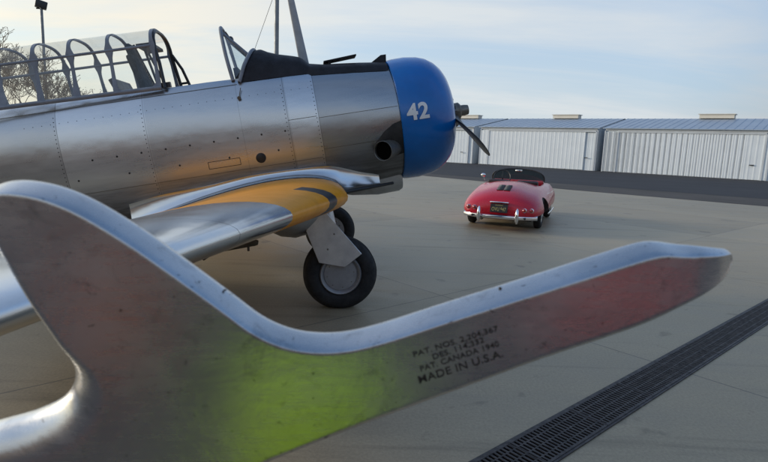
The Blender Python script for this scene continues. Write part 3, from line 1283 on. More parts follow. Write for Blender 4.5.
# ------- propeller
HUBX = .685
bm = new()
lathe(bm, [(-.10, .10), (-.08, .095), (-.05, .075), (.03, .07), (.05, .095), (.10, .098), (.12, .08), (.125, .0)], (HUBX, 0, CZ), (1, 0, 0), 28)
prop = part('propeller', bm, M_bronze)
PT = math.radians(20)      # blade dips this much below horizontal towards starboard
bdir = Vector((0, -math.cos(PT), -math.sin(PT)))
for sgn in (1, -1):
    dv = bdir * sgn
    wv = Vector((1, 0, 0)).cross(dv).normalized()
    bm = new()
    rs = []
    for r, ch, th, tw in ((.04, .10, .10, 60), (.16, .095, .085, 55), (.28, .12, .06, 48), (.45, .175, .042, 38), (.7, .205, .03, 30), (.95, .20, .022, 25), (1.12, .175, .016, 21), (1.25, .125, .012, 19), (1.32, .065, .008, 18), (1.34, .01, .004, 18)):
        a = R(tw)
        cdir = wv * math.cos(a) + Vector((1, 0, 0)) * math.sin(a)
        ndir = cdir.cross(dv)
        o = Vector((HUBX, 0, CZ)) + dv * r
        rs.append([o + cdir * (ch / 2 * math.cos(2 * math.pi * k / 14)) + ndir * (th / 2 * math.sin(2 * math.pi * k / 14)) for k in range(14)])
    rings(bm, rs, True, True, True)
    obj('blade', bm, M_prop, prop)
    bm = new()
    o = Vector((HUBX, 0, CZ))
    tube(bm, [o + dv * .05, o + dv * .20], [.075, .065], 14)
    tube(bm, [o + dv * .17, o + dv * .19], .078, 14)
    cw = o + wv * .11 + dv * .10 + Vector((.03, 0, 0))
    tube(bm, [o + dv * .1, cw], .022, 8)
    ellipsoid(bm, cw, (.045, .04, .04))
    obj('blade_clamp', bm, M_bronze, prop)
bm = new()
tube(bm, [(HUBX + .10, 0, CZ), (HUBX + .17, 0, CZ), (HUBX + .215, 0, CZ), (HUBX + .22, 0, CZ)], [.062, .062, .055, .03], 20)
obj('pitch_cylinder', bm, M_bronze, prop)

# ------- windshield
wtop = Vector((-1.69, 0, 1.185))


def arch(x, zs, zr, zt, ys, yr, n=9, lean=0.0):
    """half ring: sill (ys,zs), rail (yr,zr), rounded top zt; returns points starboard to port"""
    pts = [Vector((x, -ys, zs)), Vector((x + lean * .5, -yr - (ys - yr) * .15, (zs + zr) / 2 + .05)), Vector((x + lean, -yr, zr))]
    for k in range(1, n):
        a = math.pi * k / n
        pts.append(Vector((x + lean, -yr * spow(math.cos(a), .75), zr + (zt - zr) * spow(math.sin(a), .75))))
    pts += [Vector((x + lean, yr, zr)), Vector((x + lean * .5, yr + (ys - yr) * .15, (zs + zr) / 2 + .05)), Vector((x, ys, zs))]
    return pts


bm = new()
rear = [Vector((-1.635, -.42, .60)), Vector((-1.665, -.36, .86)), Vector((-1.685, -.22, 1.13)), Vector((-1.695, 0, 1.20)), Vector((-1.685, .22, 1.13)), Vector((-1.665, .36, .86)), Vector((-1.635, .42, .60))]
rear = catmull(rear, 5)
tube(bm, rear, .019, 8)
fl, fr_ = B(249, 60, -.20), None
frontL = Vector((-1.43, -.24, .835))
frontR = Vector((-1.43, .24, .835))
frontC = Vector((-1.30, 0, .83))
topL, topR = Vector((-1.685, -.20, 1.125)), Vector((-1.685, .20, 1.125))
tube(bm, [topL, frontL], .017, 8)
tube(bm, [topR, frontR], .017, 8)
tube(bm, [frontL, Vector((-1.31, 0, .845)), frontR], .015, 8)
tube(bm, [p + Vector((-.012, (.012 if p.y > 0 else -.012), .006)) for p in hump_rim], .019, 8)
tube(bm, [Vector((-1.60, .12, .63)), Vector((-1.67, .16, .98))], .014, 6)
wf = part('windshield', bm, M_frame)
bm = new()
bm.faces.new([bm.verts.new(p) for p in (topL, topR, frontR, frontL)])
for s in (-1, 1):
    bm.faces.new([bm.verts.new(p) for p in (Vector((-1.685, s * .22, 1.10)), Vector((-1.665, s * .36, .86)), Vector((-1.635, s * .42, .60)), Vector((-1.43, s * .22, .825)))])
obj('glass', bm, M_glass2, wf, smooth=False)
bm = new()
ellipsoid(bm, (-1.62, -.02, 1.075), (.03, .05, .035))
tube(bm, [(-1.62, -.02, 1.075), (-1.66, -.02, 1.16)], .008, 6)
obj('mirror', bm, M_black, wf)
# cockpit coaming and instrument panel under the windshield
bm = new()
box(bm, (-1.60, 0, .66), (.05, .60, .16))
part('instrument_panel', bm, M_black, smooth=False)

# ------- antenna mast and lead
bm = new()
mb, mt = Vector((-.885, 0, .70)), Vector((-.925, 0, 1.76))
rs = []
for t, ch, th in ((0, .105, .035), (.5, .08, .028), (.95, .058, .022), (1, .03, .012)):
    o = mb.lerp(mt, t)
    rs.append([o + Vector((ch / 2 * math.cos(2 * math.pi * k / 16), th / 2 * math.sin(2 * math.pi * k / 16), 0)) for k in range(16)])
rings(bm, rs, True, True, True)
mast = part('antenna_mast', bm, M_greypaint)
bm = new()
tube(bm, [mt - Vector((0, 0, .02)), mt.lerp(Vector((-1.40, 0, .93)), .5) - Vector((0, 0, .01)), Vector((-1.40, 0, .93))], .0025, 5)
obj('antenna_wire', bm, M_black, mast)

# ------- canopy
bows = [-2.36, -2.78, -3.15, -3.49, -3.84, -4.2]
ZS, ZR, ZT, YS, YR = .640, 1.055, 1.255, .43, .36
bm = new()
bowpts = []
for i, x in enumerate(bows):
    pts = arch(x, ZS, ZR, ZT, YS, YR)
    bowpts.append(pts)
    fine = catmull(pts, 6)
    n = len(fine)
    rs = []
    for j, p in enumerate(fine):
        t = (fine[min(j + 1, n - 1)] - fine[max(j - 1, 0)]).normalized()
        outw = t.cross(Vector((1, 0, 0))).normalized()
        wid = .030 + .048 * math.exp(-((p.z - ZR) / .055) ** 2) * (1 if i else .5) + (.036 if i > 1 else .015) * math.exp(-((p.z - ZS - .04) / .09) ** 2)
        th = .016
        rs.append([p + Vector((wid / 2, 0, 0)) + outw * th / 2, p + Vector((wid / 2, 0, 0)) - outw * th / 2, p - Vector((wid / 2, 0, 0)) - outw * th / 2, p - Vector((wid / 2, 0, 0)) + outw * th / 2])
    rings(bm, rs, True, True, True)
for s in (-1, 1):
    tube(bm, [(bows[-1], s * YR, ZR), (bows[0] - .02, s * YR, ZR)], .014, 8)
    tube(bm, [(bows[-1], s * YS, ZS + .012), (bows[0] + .02, s * YS, ZS - .012)], .022, 8)
    # rounded window corners of the front pane
    for (xa, xb, za, zb_) in ((bows[0], bows[0] - .07, ZS, ZS + .07), (bows[1], bows[1] + .07, ZS, ZS + .07)):
        prism(bm, [Vector((xa, s * (YS + .005), za)), Vector((xb, s * (YS + .005), za)), Vector((xa, s * (YS - .006), zb_))], (0, -.01 * s, 0))
can = part('canopy', bm, M_frame, angle=30)
bm = new()
rings(bm, [[p for p in b_] for b_ in bowpts], False)
obj('glass', bm, M_glass, can)
# black turnover arch ahead of the sliding canopy
bm = new()
ap = arch(-2.31, .62, 1.03, 1.235, .42, .35, lean=-.03)
tube(bm, ap, .018, 8)
ap2 = [Vector((-2.20, .42, .63)), Vector((-2.26, .37, .90)), Vector((-2.33, .33, 1.06))]
tube(bm, ap2, .016, 8)
tube(bm, [Vector((-2.31, .41, .75)), Vector((-2.22, .41, .75))], .014, 6)
box(bm, (-2.20, .40, .655), (.12, .06, .06))
box(bm, (-2.33, -.36, .655), (.14, .05, .05))
part('turnover_arch', bm, M_black)
# seats and fittings seen through the glass
bm = new()
box(bm, (-2.60, 0, .78), (.07, .40, .52), Euler((0, R(-12), 0)).to_matrix(), .03)
box(bm, (-2.66, 0, 1.08), (.06, .24, .16), Euler((0, R(-10), 0)).to_matrix(), .03)
part('seat', bm, M_seat)
bm = new()
box(bm, (-2.47, 0, 1.10), (.16, .44, .03))
tube(bm, [(-2.42, -.28, .62), (-2.56, -.26, 1.10)], .012, 6)
tube(bm, [(-2.42, .28, .62), (-2.56, .26, 1.10)], .014, 6)
tube(bm, [(-2.48, .1, .62), (-2.55, .1, 1.10)], .014, 6)
box(bm, (-2.82, 0, .70), (.05, .56, .22), Euler((0, R(-18), 0)).to_matrix(), .01)
part('cockpit_bracing', bm, M_black, smooth=False)

# ------- tail (left of the frame)
bm = new()
rs = []
for z, x0, x1, th in ((.20, -5.7, -7.15, .10), (.6, -6.05, -7.3, .09), (1.0, -6.35, -7.35, .07), (1.35, -6.65, -7.25, .05), (1.45, -6.85, -7.1, .02)):
    c = (x0 + x1) / 2
    rs.append([Vector((c + (x0 - x1) / 2 * math.cos(2 * math.pi * k / 20), th / 2 * math.sin(2 * math.pi * k / 20), z)) for k in range(20)])
rings(bm, rs, True, True, True)
part('fin', bm, M_wing)
for s in (-1, 1):
    bm = new()
    rs = []
    for y, x0, x1, th in ((.05, -5.9, -6.95, .09), (.7, -6.05, -7.0, .075), (1.4, -6.2, -7.0, .06), (1.85, -6.4, -6.95, .04), (2.0, -6.6, -6.8, .02)):
        c = (x0 + x1) / 2
        rs.append([Vector((c + (x0 - x1) / 2 * math.cos(2 * math.pi * k / 20), s * y, .26 + th / 2 * math.sin(2 * math.pi * k / 20))) for k in range(20)])
    rings(bm, rs, True, True, True)
    part('stabilizer', bm, M_wing)
tw = RBODY.transposed() @ (Vector((ORG.x - 6.0 * math.cos(YAW), ORG.y - 6.0 * math.sin(YAW), .16)) - ORG)
bm = new()
tube(bm, [(tw.x + .1, 0, -.15), (tw.x, 0, tw.z)], .04, 10)
part('tail_wheel_leg', bm, M_dull)
bm = new()
lathe(bm, [(-.06, .07), (-.055, .14), (0, .16), (.055, .14), (.06, .07), (-.06, .07)], tw, (0, 1, 0), 28)
part('tail_wheel', bm, M_rubber)


# ------------------------------------------------------------------ roadster
CAR = [  # x, ztop, halfwidth, zmid, zbot, n
    (0.00, .47, .40, .34, .25, 2.2), (0.03, .54, .56, .34, .22, 2.2), (0.10, .62, .665, .34, .20, 2.15), (0.25, .705, .735, .35, .19, 2.1),
    (0.50, .785, .79, .36, .19, 2.0), (0.85, .845, .818, .36, .19, 1.95), (1.2, .88, .83, .38, .19, 2.05), (1.55, .88, .835, .42, .19, 2.3),
    (2.0, .865, .836, .46, .19, 2.6), (2.5, .86, .835, .46, .19, 2.6), (2.9, .81, .825, .46, .19, 2.5), (3.3, .73, .78, .45, .21, 2.4),
    (3.6, .64, .68, .43, .25, 2.3), (3.8, .555, .52, .42, .30, 2.2), (3.9, .50, .30, .42, .36, 2.0)]


def car_section(x):
    zt, w, zm, zb, n = interp(CAR, x)
    pts = []
    for i in range(48):
        a = 2 * math.pi * i / 48
        sy, sz = math.sin(a), math.cos(a)
        y = spow(sy, 2 / n) * w
        z = zm + spow(sz, 2 / n) * ((zt - zm) if sz > 0 else (zm - zb))
        # fender crowns front and rear, crease valley between fender and deck
        if sz > 0:
            fy = abs(y)
            crown = math.exp(-((fy - .66) / .13) ** 2)
            ff = .085 * math.exp(-((x - 3.05) / .55) ** 2) + .050 * math.exp(-((x - .95) / .55) ** 2)
            z += ff * crown
            waist = .03 * math.exp(-((x - 1.9) / .6) ** 2) * crown
            z += waist
        pts.append(Vector((x, y, z)))
    return pts


def make_car(name, label, cat, loc, rotz):
    root = empty(name, loc, rotz)
    tag(root, label, cat)
    bm = new()
    xs = [0, .015, .03, .06, .1, .16, .25, .36, .5, .65, .85, 1.0, 1.2, 1.4, 1.55, 1.8, 2.0, 2.25, 2.5, 2.7, 2.9, 3.1, 3.3, 3.45, 3.6, 3.7, 3.8, 3.86, 3.9]
    rings(bm, [car_section(x) for x in xs], True, True, True)
    bmesh.ops.recalc_face_normals(bm, faces=bm.faces[:])
    body = obj('body', bm, [M_red, M_leather], root)
    cutters = []
    for x in (.85, 2.95):
        for s in (-1, 1):
            bm = new()
            lathe(bm, [(-.25, 0), (-.25, .34), (.25, .34), (.25, 0)], (x, s * .80, .285), (0, 1, 0), 40)
            cutters.append(obj('cut', bm, M_leather, None))
    bm = new()
    box(bm, (2.02, 0, .80), (1.02, 1.18, .62), None, .10)
    cutters.append(obj('cut', bm, M_leather, None))
    for c in cutters:
        c.matrix_world = Matrix.Translation(loc) @ Matrix.Rotation(rotz, 4, 'Z')
        md = body.modifiers.new('b', 'BOOLEAN')
        md.operation = 'DIFFERENCE'
        md.object = c
        md.solver = 'EXACT'
        try:
            md.material_mode = 'TRANSFER'
        except Exception:
            pass
    bpy.context.view_layer.update()
    me = eval_mesh(body)
    body.modifiers.clear()
    body.data = me
    me.name = 'body'
    for p in me.polygons:
        p.use_smooth = True
    try:
        me.set_sharp_from_angle(angle=R(35))
    except Exception:
        pass
    for c in cutters:
        bpy.data.objects.remove(c)

    def surf(y, x, top=True):
        best = None
        for p in car_section(x):
            if (p.z > .40) and (best is None or abs(p.y - y) < abs(best.y - y)):
                best = p
        return best.z

    def rear_x(y, z):
        """x of the tail surface at given y,z"""
        for i in range(200):
            x = i * .005
            zt, w, zm, zb, n = interp(CAR, x)
            h = (zt - zm) if z > zm else (zm - zb)
            if (abs(y) / w) ** n + (abs(z - zm) / h) ** n <= 1:
                return x
        return .9
    # wheels
    for x in (.85, 2.95):
        for s in (-1, 1):
            ax = (x, s * .665, .312)
            bm = new()
            rp = [(.075 * spow(math.cos(a), .7), .255 + .057 * spow(math.sin(a), .8)) for a in [2 * math.pi * k / 20 for k in range(20)]]
            lathe(bm, rp, ax, (0, 1, 0), 40, close_prof=True)
            w = obj('wheel', bm, M_rubber, root)
            bm = new()
            lathe(bm, [(.05 * s, 0), (.078 * s, .03), (.082 * s, .07), (.065 * s, .12), (.045 * s, .135), (.055 * s, .17), (.062 * s, .20), (.05 * s, .212), (-.05 * s, .212), (-.05 * s, 0)], ax, (0, 1, 0), 32)
            obj('hubcap', bm, M_chrome, w)
    # bumpers with guards
    for front in (0, 1):
        bm = new()
        pts = []
        for k in range(17):
            y = -.71 + 1.42 * k / 16
            xx = -.06 + .28 * (abs(y) / .75) ** 2.8
            if front:
                xx = 3.97 - .36 * (abs(y) / .82) ** 2.6
            pts.append((xx, y))
        rs = []
        for xx, y in pts:
            sg = -1 if not front else 1
            rs.append([Vector((xx, y, .225)), Vector((xx + sg * .03, y, .24)), Vector((xx + sg * .04, y, .268)), Vector((xx + sg * .03, y, .295)), Vector((xx, y, .31)), Vector((xx - sg * .02, y, .268))])
        rings(bm, rs, True, True, True)
        bp = obj('bumper', bm, M_chrome, root)
        for y in (-.36, .36):
            bm = new()
            xg = (-.10 if not front else 3.99)
            sg = -1 if not front else 1
            tube(bm, [(xg, y, .17), (xg + sg * .025, y, .23), (xg + sg * .03, y, .32), (xg + sg * .02, y, .41), (xg - sg * .0, y, .45)], [.02, .035, .036, .03, .012], 12)
            obj('bumper_guard', bm, M_chrome, bp)
        for y in (-.5, .5):
            bm = new()
            tube(bm, [(-.05, y, .268), (.25, y, .268)] if not front else [(3.9, y, .268), (3.6, y, .268)], .02, 8)
            obj('bracket', bm, M_black, bp)
    # tail lamps: twin round lenses each side
    for y in (-.60, -.475, .475, .60):
        zl = .415
        xx = rear_x(y, zl)
        bm = new()
        lathe(bm, [(-.03, .0), (-.03, .046), (.012, .046), (.02, .040), (.0205, .036)], (xx, y, zl), (-1, 0, .12), 20)
        lens = obj('tail_lamp', bm, M_chrome, root)
        bm = new()
        lathe(bm, [(.018, .037), (.034, .028), (.042, .012), (.043, 0)], (xx, y, zl), (-1, 0, .12), 20)
        obj('lens', bm, M_tail, lens)
    # plate, lamp bar and lettering
    xp = rear_x(0, .49) - .025
    tilt = Euler((0, R(14), 0)).to_matrix()
    bm = new()
    box(bm, (xp, .0, .43), (.012, .33, .165), tilt, .003)
    pl = obj('number_plate', bm, M_plate, root, smooth=False)
    for s_, hz, size, wid in (("CALIFORNIA", .055, .026, .15), ("OVU 947", -.02, .075, .27)):
        me = text_mesh(s_, .01)
        vx = [v.co.x for v in me.vertices]
        vy = [v.co.y for v in me.vertices]
        W, Hh = max(vx) - min(vx), max(vy) - min(vy)
        for v in me.vertices:
            lx = (v.co.x - (max(vx) + min(vx)) / 2) / W * wid
            ly = (v.co.y - (max(vy) + min(vy)) / 2) / Hh * size + hz
            q = tilt @ Vector((-.009, -lx, ly))
            v.co = Vector((xp, 0, .43)) + q
        obj('lettering', me, M_plateyel, pl, smooth=False)
    bm = new()
    box(bm, (xp + .012, 0, .54), (.06, .36, .024), tilt, .008)
    obj('lamp_bar', bm, M_chrome, root)
    # engine lid grille
    bm = new()
    for y in (-.068, .068):
        rs = []
        for k in range(6):
            x = .36 + .36 * k / 5
            z = surf(y, x)
            rs.append([Vector((x, y - .06, z + .004)), Vector((x, y - .06, z + .014)), Vector((x, y + .06, z + .014)), Vector((x, y + .06, z + .004))])
        rings(bm, rs, True, True, True)
    gr = obj('engine_grille', bm, M_soot, root, smooth=False)
    bm = new()
    for y in (-.068, .068):
        for k in range(8):
            x = .38 + .32 * k / 7
            box(bm, (x, y, surf(y, x) + .017), (.010, .105, .006))
    absorb(gr, bm, M_pole)
    # lid seam
    bm = new()
    pts = []
    for k in range(41):
        a = 2 * math.pi * k / 40
        x, y = .68 + .42 * math.cos(a), .44 * math.sin(a)
        pts.append(Vector((x, y, surf(y, x) + .001)))
    # windscreen
    bm = new()
    pts = []
    for k in range(25):
        a = math.pi * k / 24
        y = -.59 * math.cos(a)
        h = spow(math.sin(a), .55)
        x = 2.62 - .17 * h - .16 * (abs(y) / .59) ** 2
        pts.append(Vector((x, y, .855 + .265 * h)))
    tube(bm, pts, .013, 8)
    ws = obj('windscreen', bm, M_black, root)
    bm = new()
    n = len(pts)
    lowp = [Vector((2.62 - .16 * (abs(p.y) / .59) ** 2, p.y, .855)) for p in pts]
    rings(bm, [pts, lowp], False)
    obj('glass', bm, M_carglass, ws)
    bm = new()
    box(bm, (2.46, -.0, 1.07), (.02, .16, .055), None, .008)
    obj('rear_view_mirror', bm, M_chrome, ws)
    # steering wheel
    bm = new()
    cx_, cy_, cz_ = 2.20, .33, .91
    axd = Vector((-.9, 0, .45)).normalized()
    u_ = axd.cross(Vector((0, 1, 0))).normalized()
    ring = [Vector((cx_, cy_, cz_)) + (Vector((0, 1, 0)) * math.cos(t) + u_ * math.sin(t)) * .19 for t in [2 * math.pi * k / 24 for k in range(25)]]
    tube(bm, ring, .013, 8, caps=False)
    for t in (0, math.pi, -math.pi / 2, math.pi / 2):
        tube(bm, [Vector((cx_, cy_, cz_)), Vector((cx_, cy_, cz_)) + (Vector((0, 1, 0)) * math.cos(t) + u_ * math.sin(t)) * .19], .008, 6)
    tube(bm, [Vector((cx_, cy_, cz_)), Vector((cx_, cy_, cz_)) - axd * .4], .015, 8)
    obj('steering_wheel', bm, M_black, root)
    # seats and dashboard
    for y in (-.31, .31):
        bm = new()
        box(bm, (1.95, y, .52), (.50, .46, .14), None, .05)
        box(bm, (1.68, y, .70), (.14, .46, .40), Euler((0, R(-14), 0)).to_matrix(), .06)
        obj('seat', bm, M_leather, root)
    bm = new()
    box(bm, (2.50, 0, .80), (.08, 1.14, .14), None, .03)
    obj('dashboard', bm, M_red, root)
    # door mirror, side trim, headlamps
    bm = new()
    ellipsoid(bm, (2.28, .78, .94), (.02, .055, .045))
    tube(bm, [(2.28, .78, .93), (2.30, .74, .82)], .01, 6)
    obj('door_mirror', bm, M_chrome, root)
    for s in (-1, 1):
        bm = new()
        tube(bm, [(1.25, s * .825, .27), (1.9, s * .832, .265), (2.55, s * .828, .27)], .016, 8)
        obj('sill_trim', bm, M_chrome, root)
        bm = new()
        pp = []
        for k in range(12):
            x = .95 + 1.75 * k / 11
            zt, w, zm, zb, n_ = interp(CAR, x)
            z = .70
            z = .66
            y = w * (1 - ((z - zm) / (zt - zm)) ** n_) ** (1 / n_)
            pp.append((x, s * (y + .012), z))
        tube(bm, pp, .007, 6)
        obj('waist_trim', bm, M_chrome, root)
        bm = new()
        lathe(bm, [(-.1, .0), (-.1, .10), (.0, .098), (.02, .085), (.05, .05), (.055, 0)], (3.55, s * .58, .66), (1, 0, .1), 24)
        obj('headlamp', bm, M_chrome, root)
    for y in (-.10, .10):
        bm = new()
        tube(bm, [(.15, y * 3.2, .215), (-.03, y * 3.2, .205)], .022, 10)
        obj('tailpipe', bm, M_bronze, root)
    bm = new()
    box(bm, (1.9, 0, .20), (2.6, 1.1, .12))
    obj('chassis', bm, M_black, root, smooth=False)
    return root


def car_root(axx, axy, heading):
    """rear axle midpoint on the ground and heading clockwise from +Y -> root position and rotation"""
    f = Vector((math.sin(R(heading)), math.cos(R(heading)), 0))
    return Vector((axx, axy, 0)) - f * .85, math.atan2(f.y, f.x)


l, rz = car_root(2.49, 11.1, 21)
make_car('roadster', 'small red open roadster with chrome bumper parked beyond the propeller', 'car', l, rz)

# ------------------------------------------------------------------ foreground arm
ALPHA = R(5)
AN = Vector((math.sin(ALPHA), -math.cos(ALPHA), 0))
AX = Vector((math.cos(ALPHA), math.sin(ALPHA), 0))
AP = EYE + px_ray(384, 300) * (0.545 / px_ray(384, 300).y)       # point on the front face
HALF = 0.022
MID = AP - AN * HALF


def arm2d(u, v, d=HALF):
    """image point on the arm's plane lying d behind its front face, in the arm's own x (along) and y (up)"""
    q = px_plane(u, v, AP - AN * d, AN) - MID
    return Vector((q.dot(AX), q.z, 0))


DT, DB, DM = .034, .008, .018
def tipf(u):
    t = max(0, min(1, (u - 640) / 85))
    return 1 - .70 * t * t * (3 - 2 * t)


sil = [(u, v, DT * tipf(u)) for u, v in ((30, 180), (62, 186), (100, 202), (150, 233), (200, 269), (238, 297), (262, 315), (288, 327), (315, 332), (345, 331), (380, 323), (430, 307), (500, 285), (560, 266),
       (610, 250), (640, 241.5), (655, 240.8), (675, 244), (700, 246.5))] + [(716, 247.2, .026), (726, 248.5, .027), (731, 255, .027), (729.5, 264, .025), (722, 274, .022), (708, 287.5, .013)]
sil += [(u, v, DB) for u, v in ((680, 306), (645, 323), (600, 339), (540, 359), (480, 381), (420, 403), (350, 429), (265, 463), (205, 492), (160, 530))]
sil2 = [(-60, 570, DB), (-150, 560, DB), (-190, 505, DM)] + [(u, v, DT) for u, v in ((-140, 466), (-60, 438), (0, 419.5), (33, 410.5), (54, 402), (66, 395))] + \
    [(72.5, 386, .028), (73.5, 374, .022), (68, 352, DM), (57, 330, DM), (39, 304, DM), (20, 272, DM), (4, 244, DM), (-12, 214, DM), (-14, 196, .028), (-4, 185.5, DT), (12, 180.5, DT)]
pts2 = [arm2d(*q) for q in sil]
gy = -MID.z + 0.05
xl = arm2d(-20, 600)
xr = pts2[-1]
low = [Vector((xr.x + .0, xr.y - .15, 0)), Vector((xr.x - .01, gy + .3, 0)), Vector((xr.x + .0, gy, 0)), Vector((xl.x, gy, 0)), Vector((xl.x + .01, gy + .3, 0)), Vector((xl.x, xr.y - .15, 0))]
sm = catmull(pts2 + low + [arm2d(*q) for q in sil2], 6, closed=True)
# even spacing
even = [sm[0]]
for p in sm[1:]:
    if (p - even[-1]).length > .0035:
        even.append(p)
sm = even
for _ in range(3):
    sm = [(sm[i - 1] + sm[i] * 2 + sm[(i + 1) % len(sm)]) / 4 for i in range(len(sm))]
area = sum(sm[i - 1].x * sm[i].y - sm[i].x * sm[i - 1].y for i in range(len(sm)))
if area < 0:
    sm.reverse()
nrm = []
for i in range(len(sm)):
    t = (sm[(i + 1) % len(sm)] - sm[i - 1]).normalized()
    nrm.append(Vector((t.y, -t.x, 0)))          # outward for a counter-clockwise outline
wts = []
for p, q in zip(sm, nrm):
    t = max(0, min(1, (q.y + .35) / .85))
    wts.append(t * t * (3 - 2 * t))
for _ in range(6):
    wts = [(wts[i - 1] + wts[i] * 2 + wts[(i + 1) % len(wts)]) / 4 for i in range(len(wts))]
T = HALF * 2
xt = max(p.x for p in sm)
x640 = arm2d(640, 300).x
xb = arm2d(688, 280).x
tf = []
keep = []
roll = []
xi, yi = arm2d(77, 380).x, arm2d(70, 366).y
for p, q in zip(sm, nrm):
    t = max(0, min(1, (p.x - x640) / (xt - x640)))
    tf.append(1 - .70 * t * t * (3 - 2 * t))
    keep.append(1 - .72 * t * t)
    roll.append(1.0 if p.x < xi and p.y < yi and q.y > -.2 else 0.0)     # lower left branch: broad rolled top
for _ in range(30):
    roll = [(roll[i - 1] + roll[i] * 2 + roll[(i + 1) % len(roll)]) / 4 for i in range(len(roll))]
# depth behind the front face, inset on upward edges, inset on the other edges
SECT = [(0.0, .0142, .0100), (0.0, .0112, .0070), (.0003, .0106, .0054), (.0012, .0100, .0034), (.0035, .0088, .0020), (.0065, .0074, .0012), (.010, .0060, .0006), (.016, .0040, .0), (.022, .0022, .0), (.028, .0008, .0), (.034, .0, .0002),
        (.0375, .0012, .001), (.0402, .0036, .003), (.0424, .0075, .006), (.0435, .011, .009), (T, .015, .012)]
bm = new()
arm_rings = []
for si, (d, it, io) in enumerate(SECT):
    ru = .050 * (1 - math.sqrt(max(0, 1 - (1 - d / .034) ** 2))) if d < .034 else it
    if si == 0:
        ru += .003
    row = []
    for p, q, w, kk, f, ro in zip(sm, nrm, wts, keep, tf, roll):
        ins = (io + (it - io) * w) * kk
        ins = ins * (1 - ro) + ru * ro
        tb_ = max(0.0, min(1.0, (p.x - xb) / (xt - xb)))
        row.append(Vector((p.x - q.x * ins, p.y - q.y * ins, HALF - d * f - .020 * tb_ * tb_)))
    arm_rings.append(row)
vr = rings(bm, arm_rings, True, True, True)
bm.normal_update()
bmesh.ops.triangulate(bm, faces=[f for f in bm.faces if len(f.verts) > 4])
ame = bpy.data.meshes.new('arm')
bmesh.ops.recalc_face_normals(bm, faces=bm.faces[:])
bm.to_mesh(ame)
bm.free()
arm_root = empty('metal_arm', Vector((MID.x, MID.y, 0)) + AX * ((xl.x + xr.x) / 2))
tag(arm_root, 'polished metal arm with pointed end and stamped patent lettering, close in the foreground', 'metal arm')
ARM_M = Matrix.Identity(4)
for r in range(3):
    ARM_M[r][0], ARM_M[r][1], ARM_M[r][2] = AX[r], (0, 0, 1)[r], AN[r]
arm = obj('arm', ame, M_arm, arm_root, angle=75)
arm.location = MID - arm_root.location
arm.rotation_euler = ARM_M.to_euler()
# pedestal plate on the ground, below the frame
bm = new()
box(bm, ((xl.x + xr.x) / 2, -MID.z + .012, 0), (.34, .024, .26), None, .006)
obj('base_plate', bm, M_dull, arm)
# lettering
lines = [("PAT. NOS. 2,204,367", (414, 357), (498.5, 330.5), 5.6), ("DES. 114,332", (433.5, 359.5), (484.5, 342), 5.6), ("PAT. CANADA 1940", (421, 371.5), (499.5, 346), 5.9), ("MADE IN U.S.A.", (419.5, 383.5), (503.5, 356.5), 8.0)]
for s_, pa, pb, hpx in lines:
    a = arm2d(*pa, d=0)
    b = arm2d(*pb, d=0)
    me = text_mesh(s_, .012, 1.05)
    vx = [v.co.x for v in me.vertices]
    W = max(vx) - min(vx)
    e = (b - a)
    L = e.length
    e.normalize()
    up = Vector((-e.y, e.x, 0))
    hh = hpx / F_PX * .58 / .70
    for v in me.vertices:
        q = a + e * ((v.co.x - min(vx)) / W * L) + up * (v.co.y * hh)
        v.co = Vector((q.x, q.y, HALF + .0006))
    obj('lettering', me, M_letter, arm, smooth=False)
# small nicks on the top edge
for (u, v, r) in ((500, 288, .0020), (225, 290, .0018)):
    bm = new()
    q = arm2d(u, v, .026)
    ellipsoid(bm, (q.x, q.y, HALF - .026), (r, r * .6, r), nu=8, nv=5)
    obj('nick', bm, M_letter, arm)


# ------------------------------------------------------------------ light poles
def light_pole(u, v_base_dist, height, rad, label, heads):
    d = px_ray(u, 100)
    p = EYE + d * (v_base_dist / d.y)
    root = empty('light_pole', (p.x, p.y, 0))
    tag(root, label, 'light pole')
    bm = new()
    tube(bm, [(0, 0, 0), (0, 0, height)], [rad, rad * .8], 14)
    tube(bm, [(0, 0, 0), (0, 0, .25)], rad * 2.2, 14)
    obj('pole', bm, M_pole, root)
    bm = new()
    for k in range(heads):
        a = 2 * math.pi * k / heads + .6
        box(bm, ((.28 * math.cos(a), .28 * math.sin(a), height + .12) if heads > 1 else (0, 0, height + .2)), (.62, .5, .42), Euler((0, R(12), a)).to_matrix(), .05)
    tube(bm, [(-.3, 0, height - .02), (.3, 0, height - .02)], .04, 8)
    obj('lamp_head', bm, M_black, root)
    return root


light_pole(46.5, 34, 8.85, .10, 'thin tall light pole with floodlight head at the far left', 1)
light_pole(276, 21, 11.5, .095, 'thick grey light pole rising behind the airplane nose', 2)


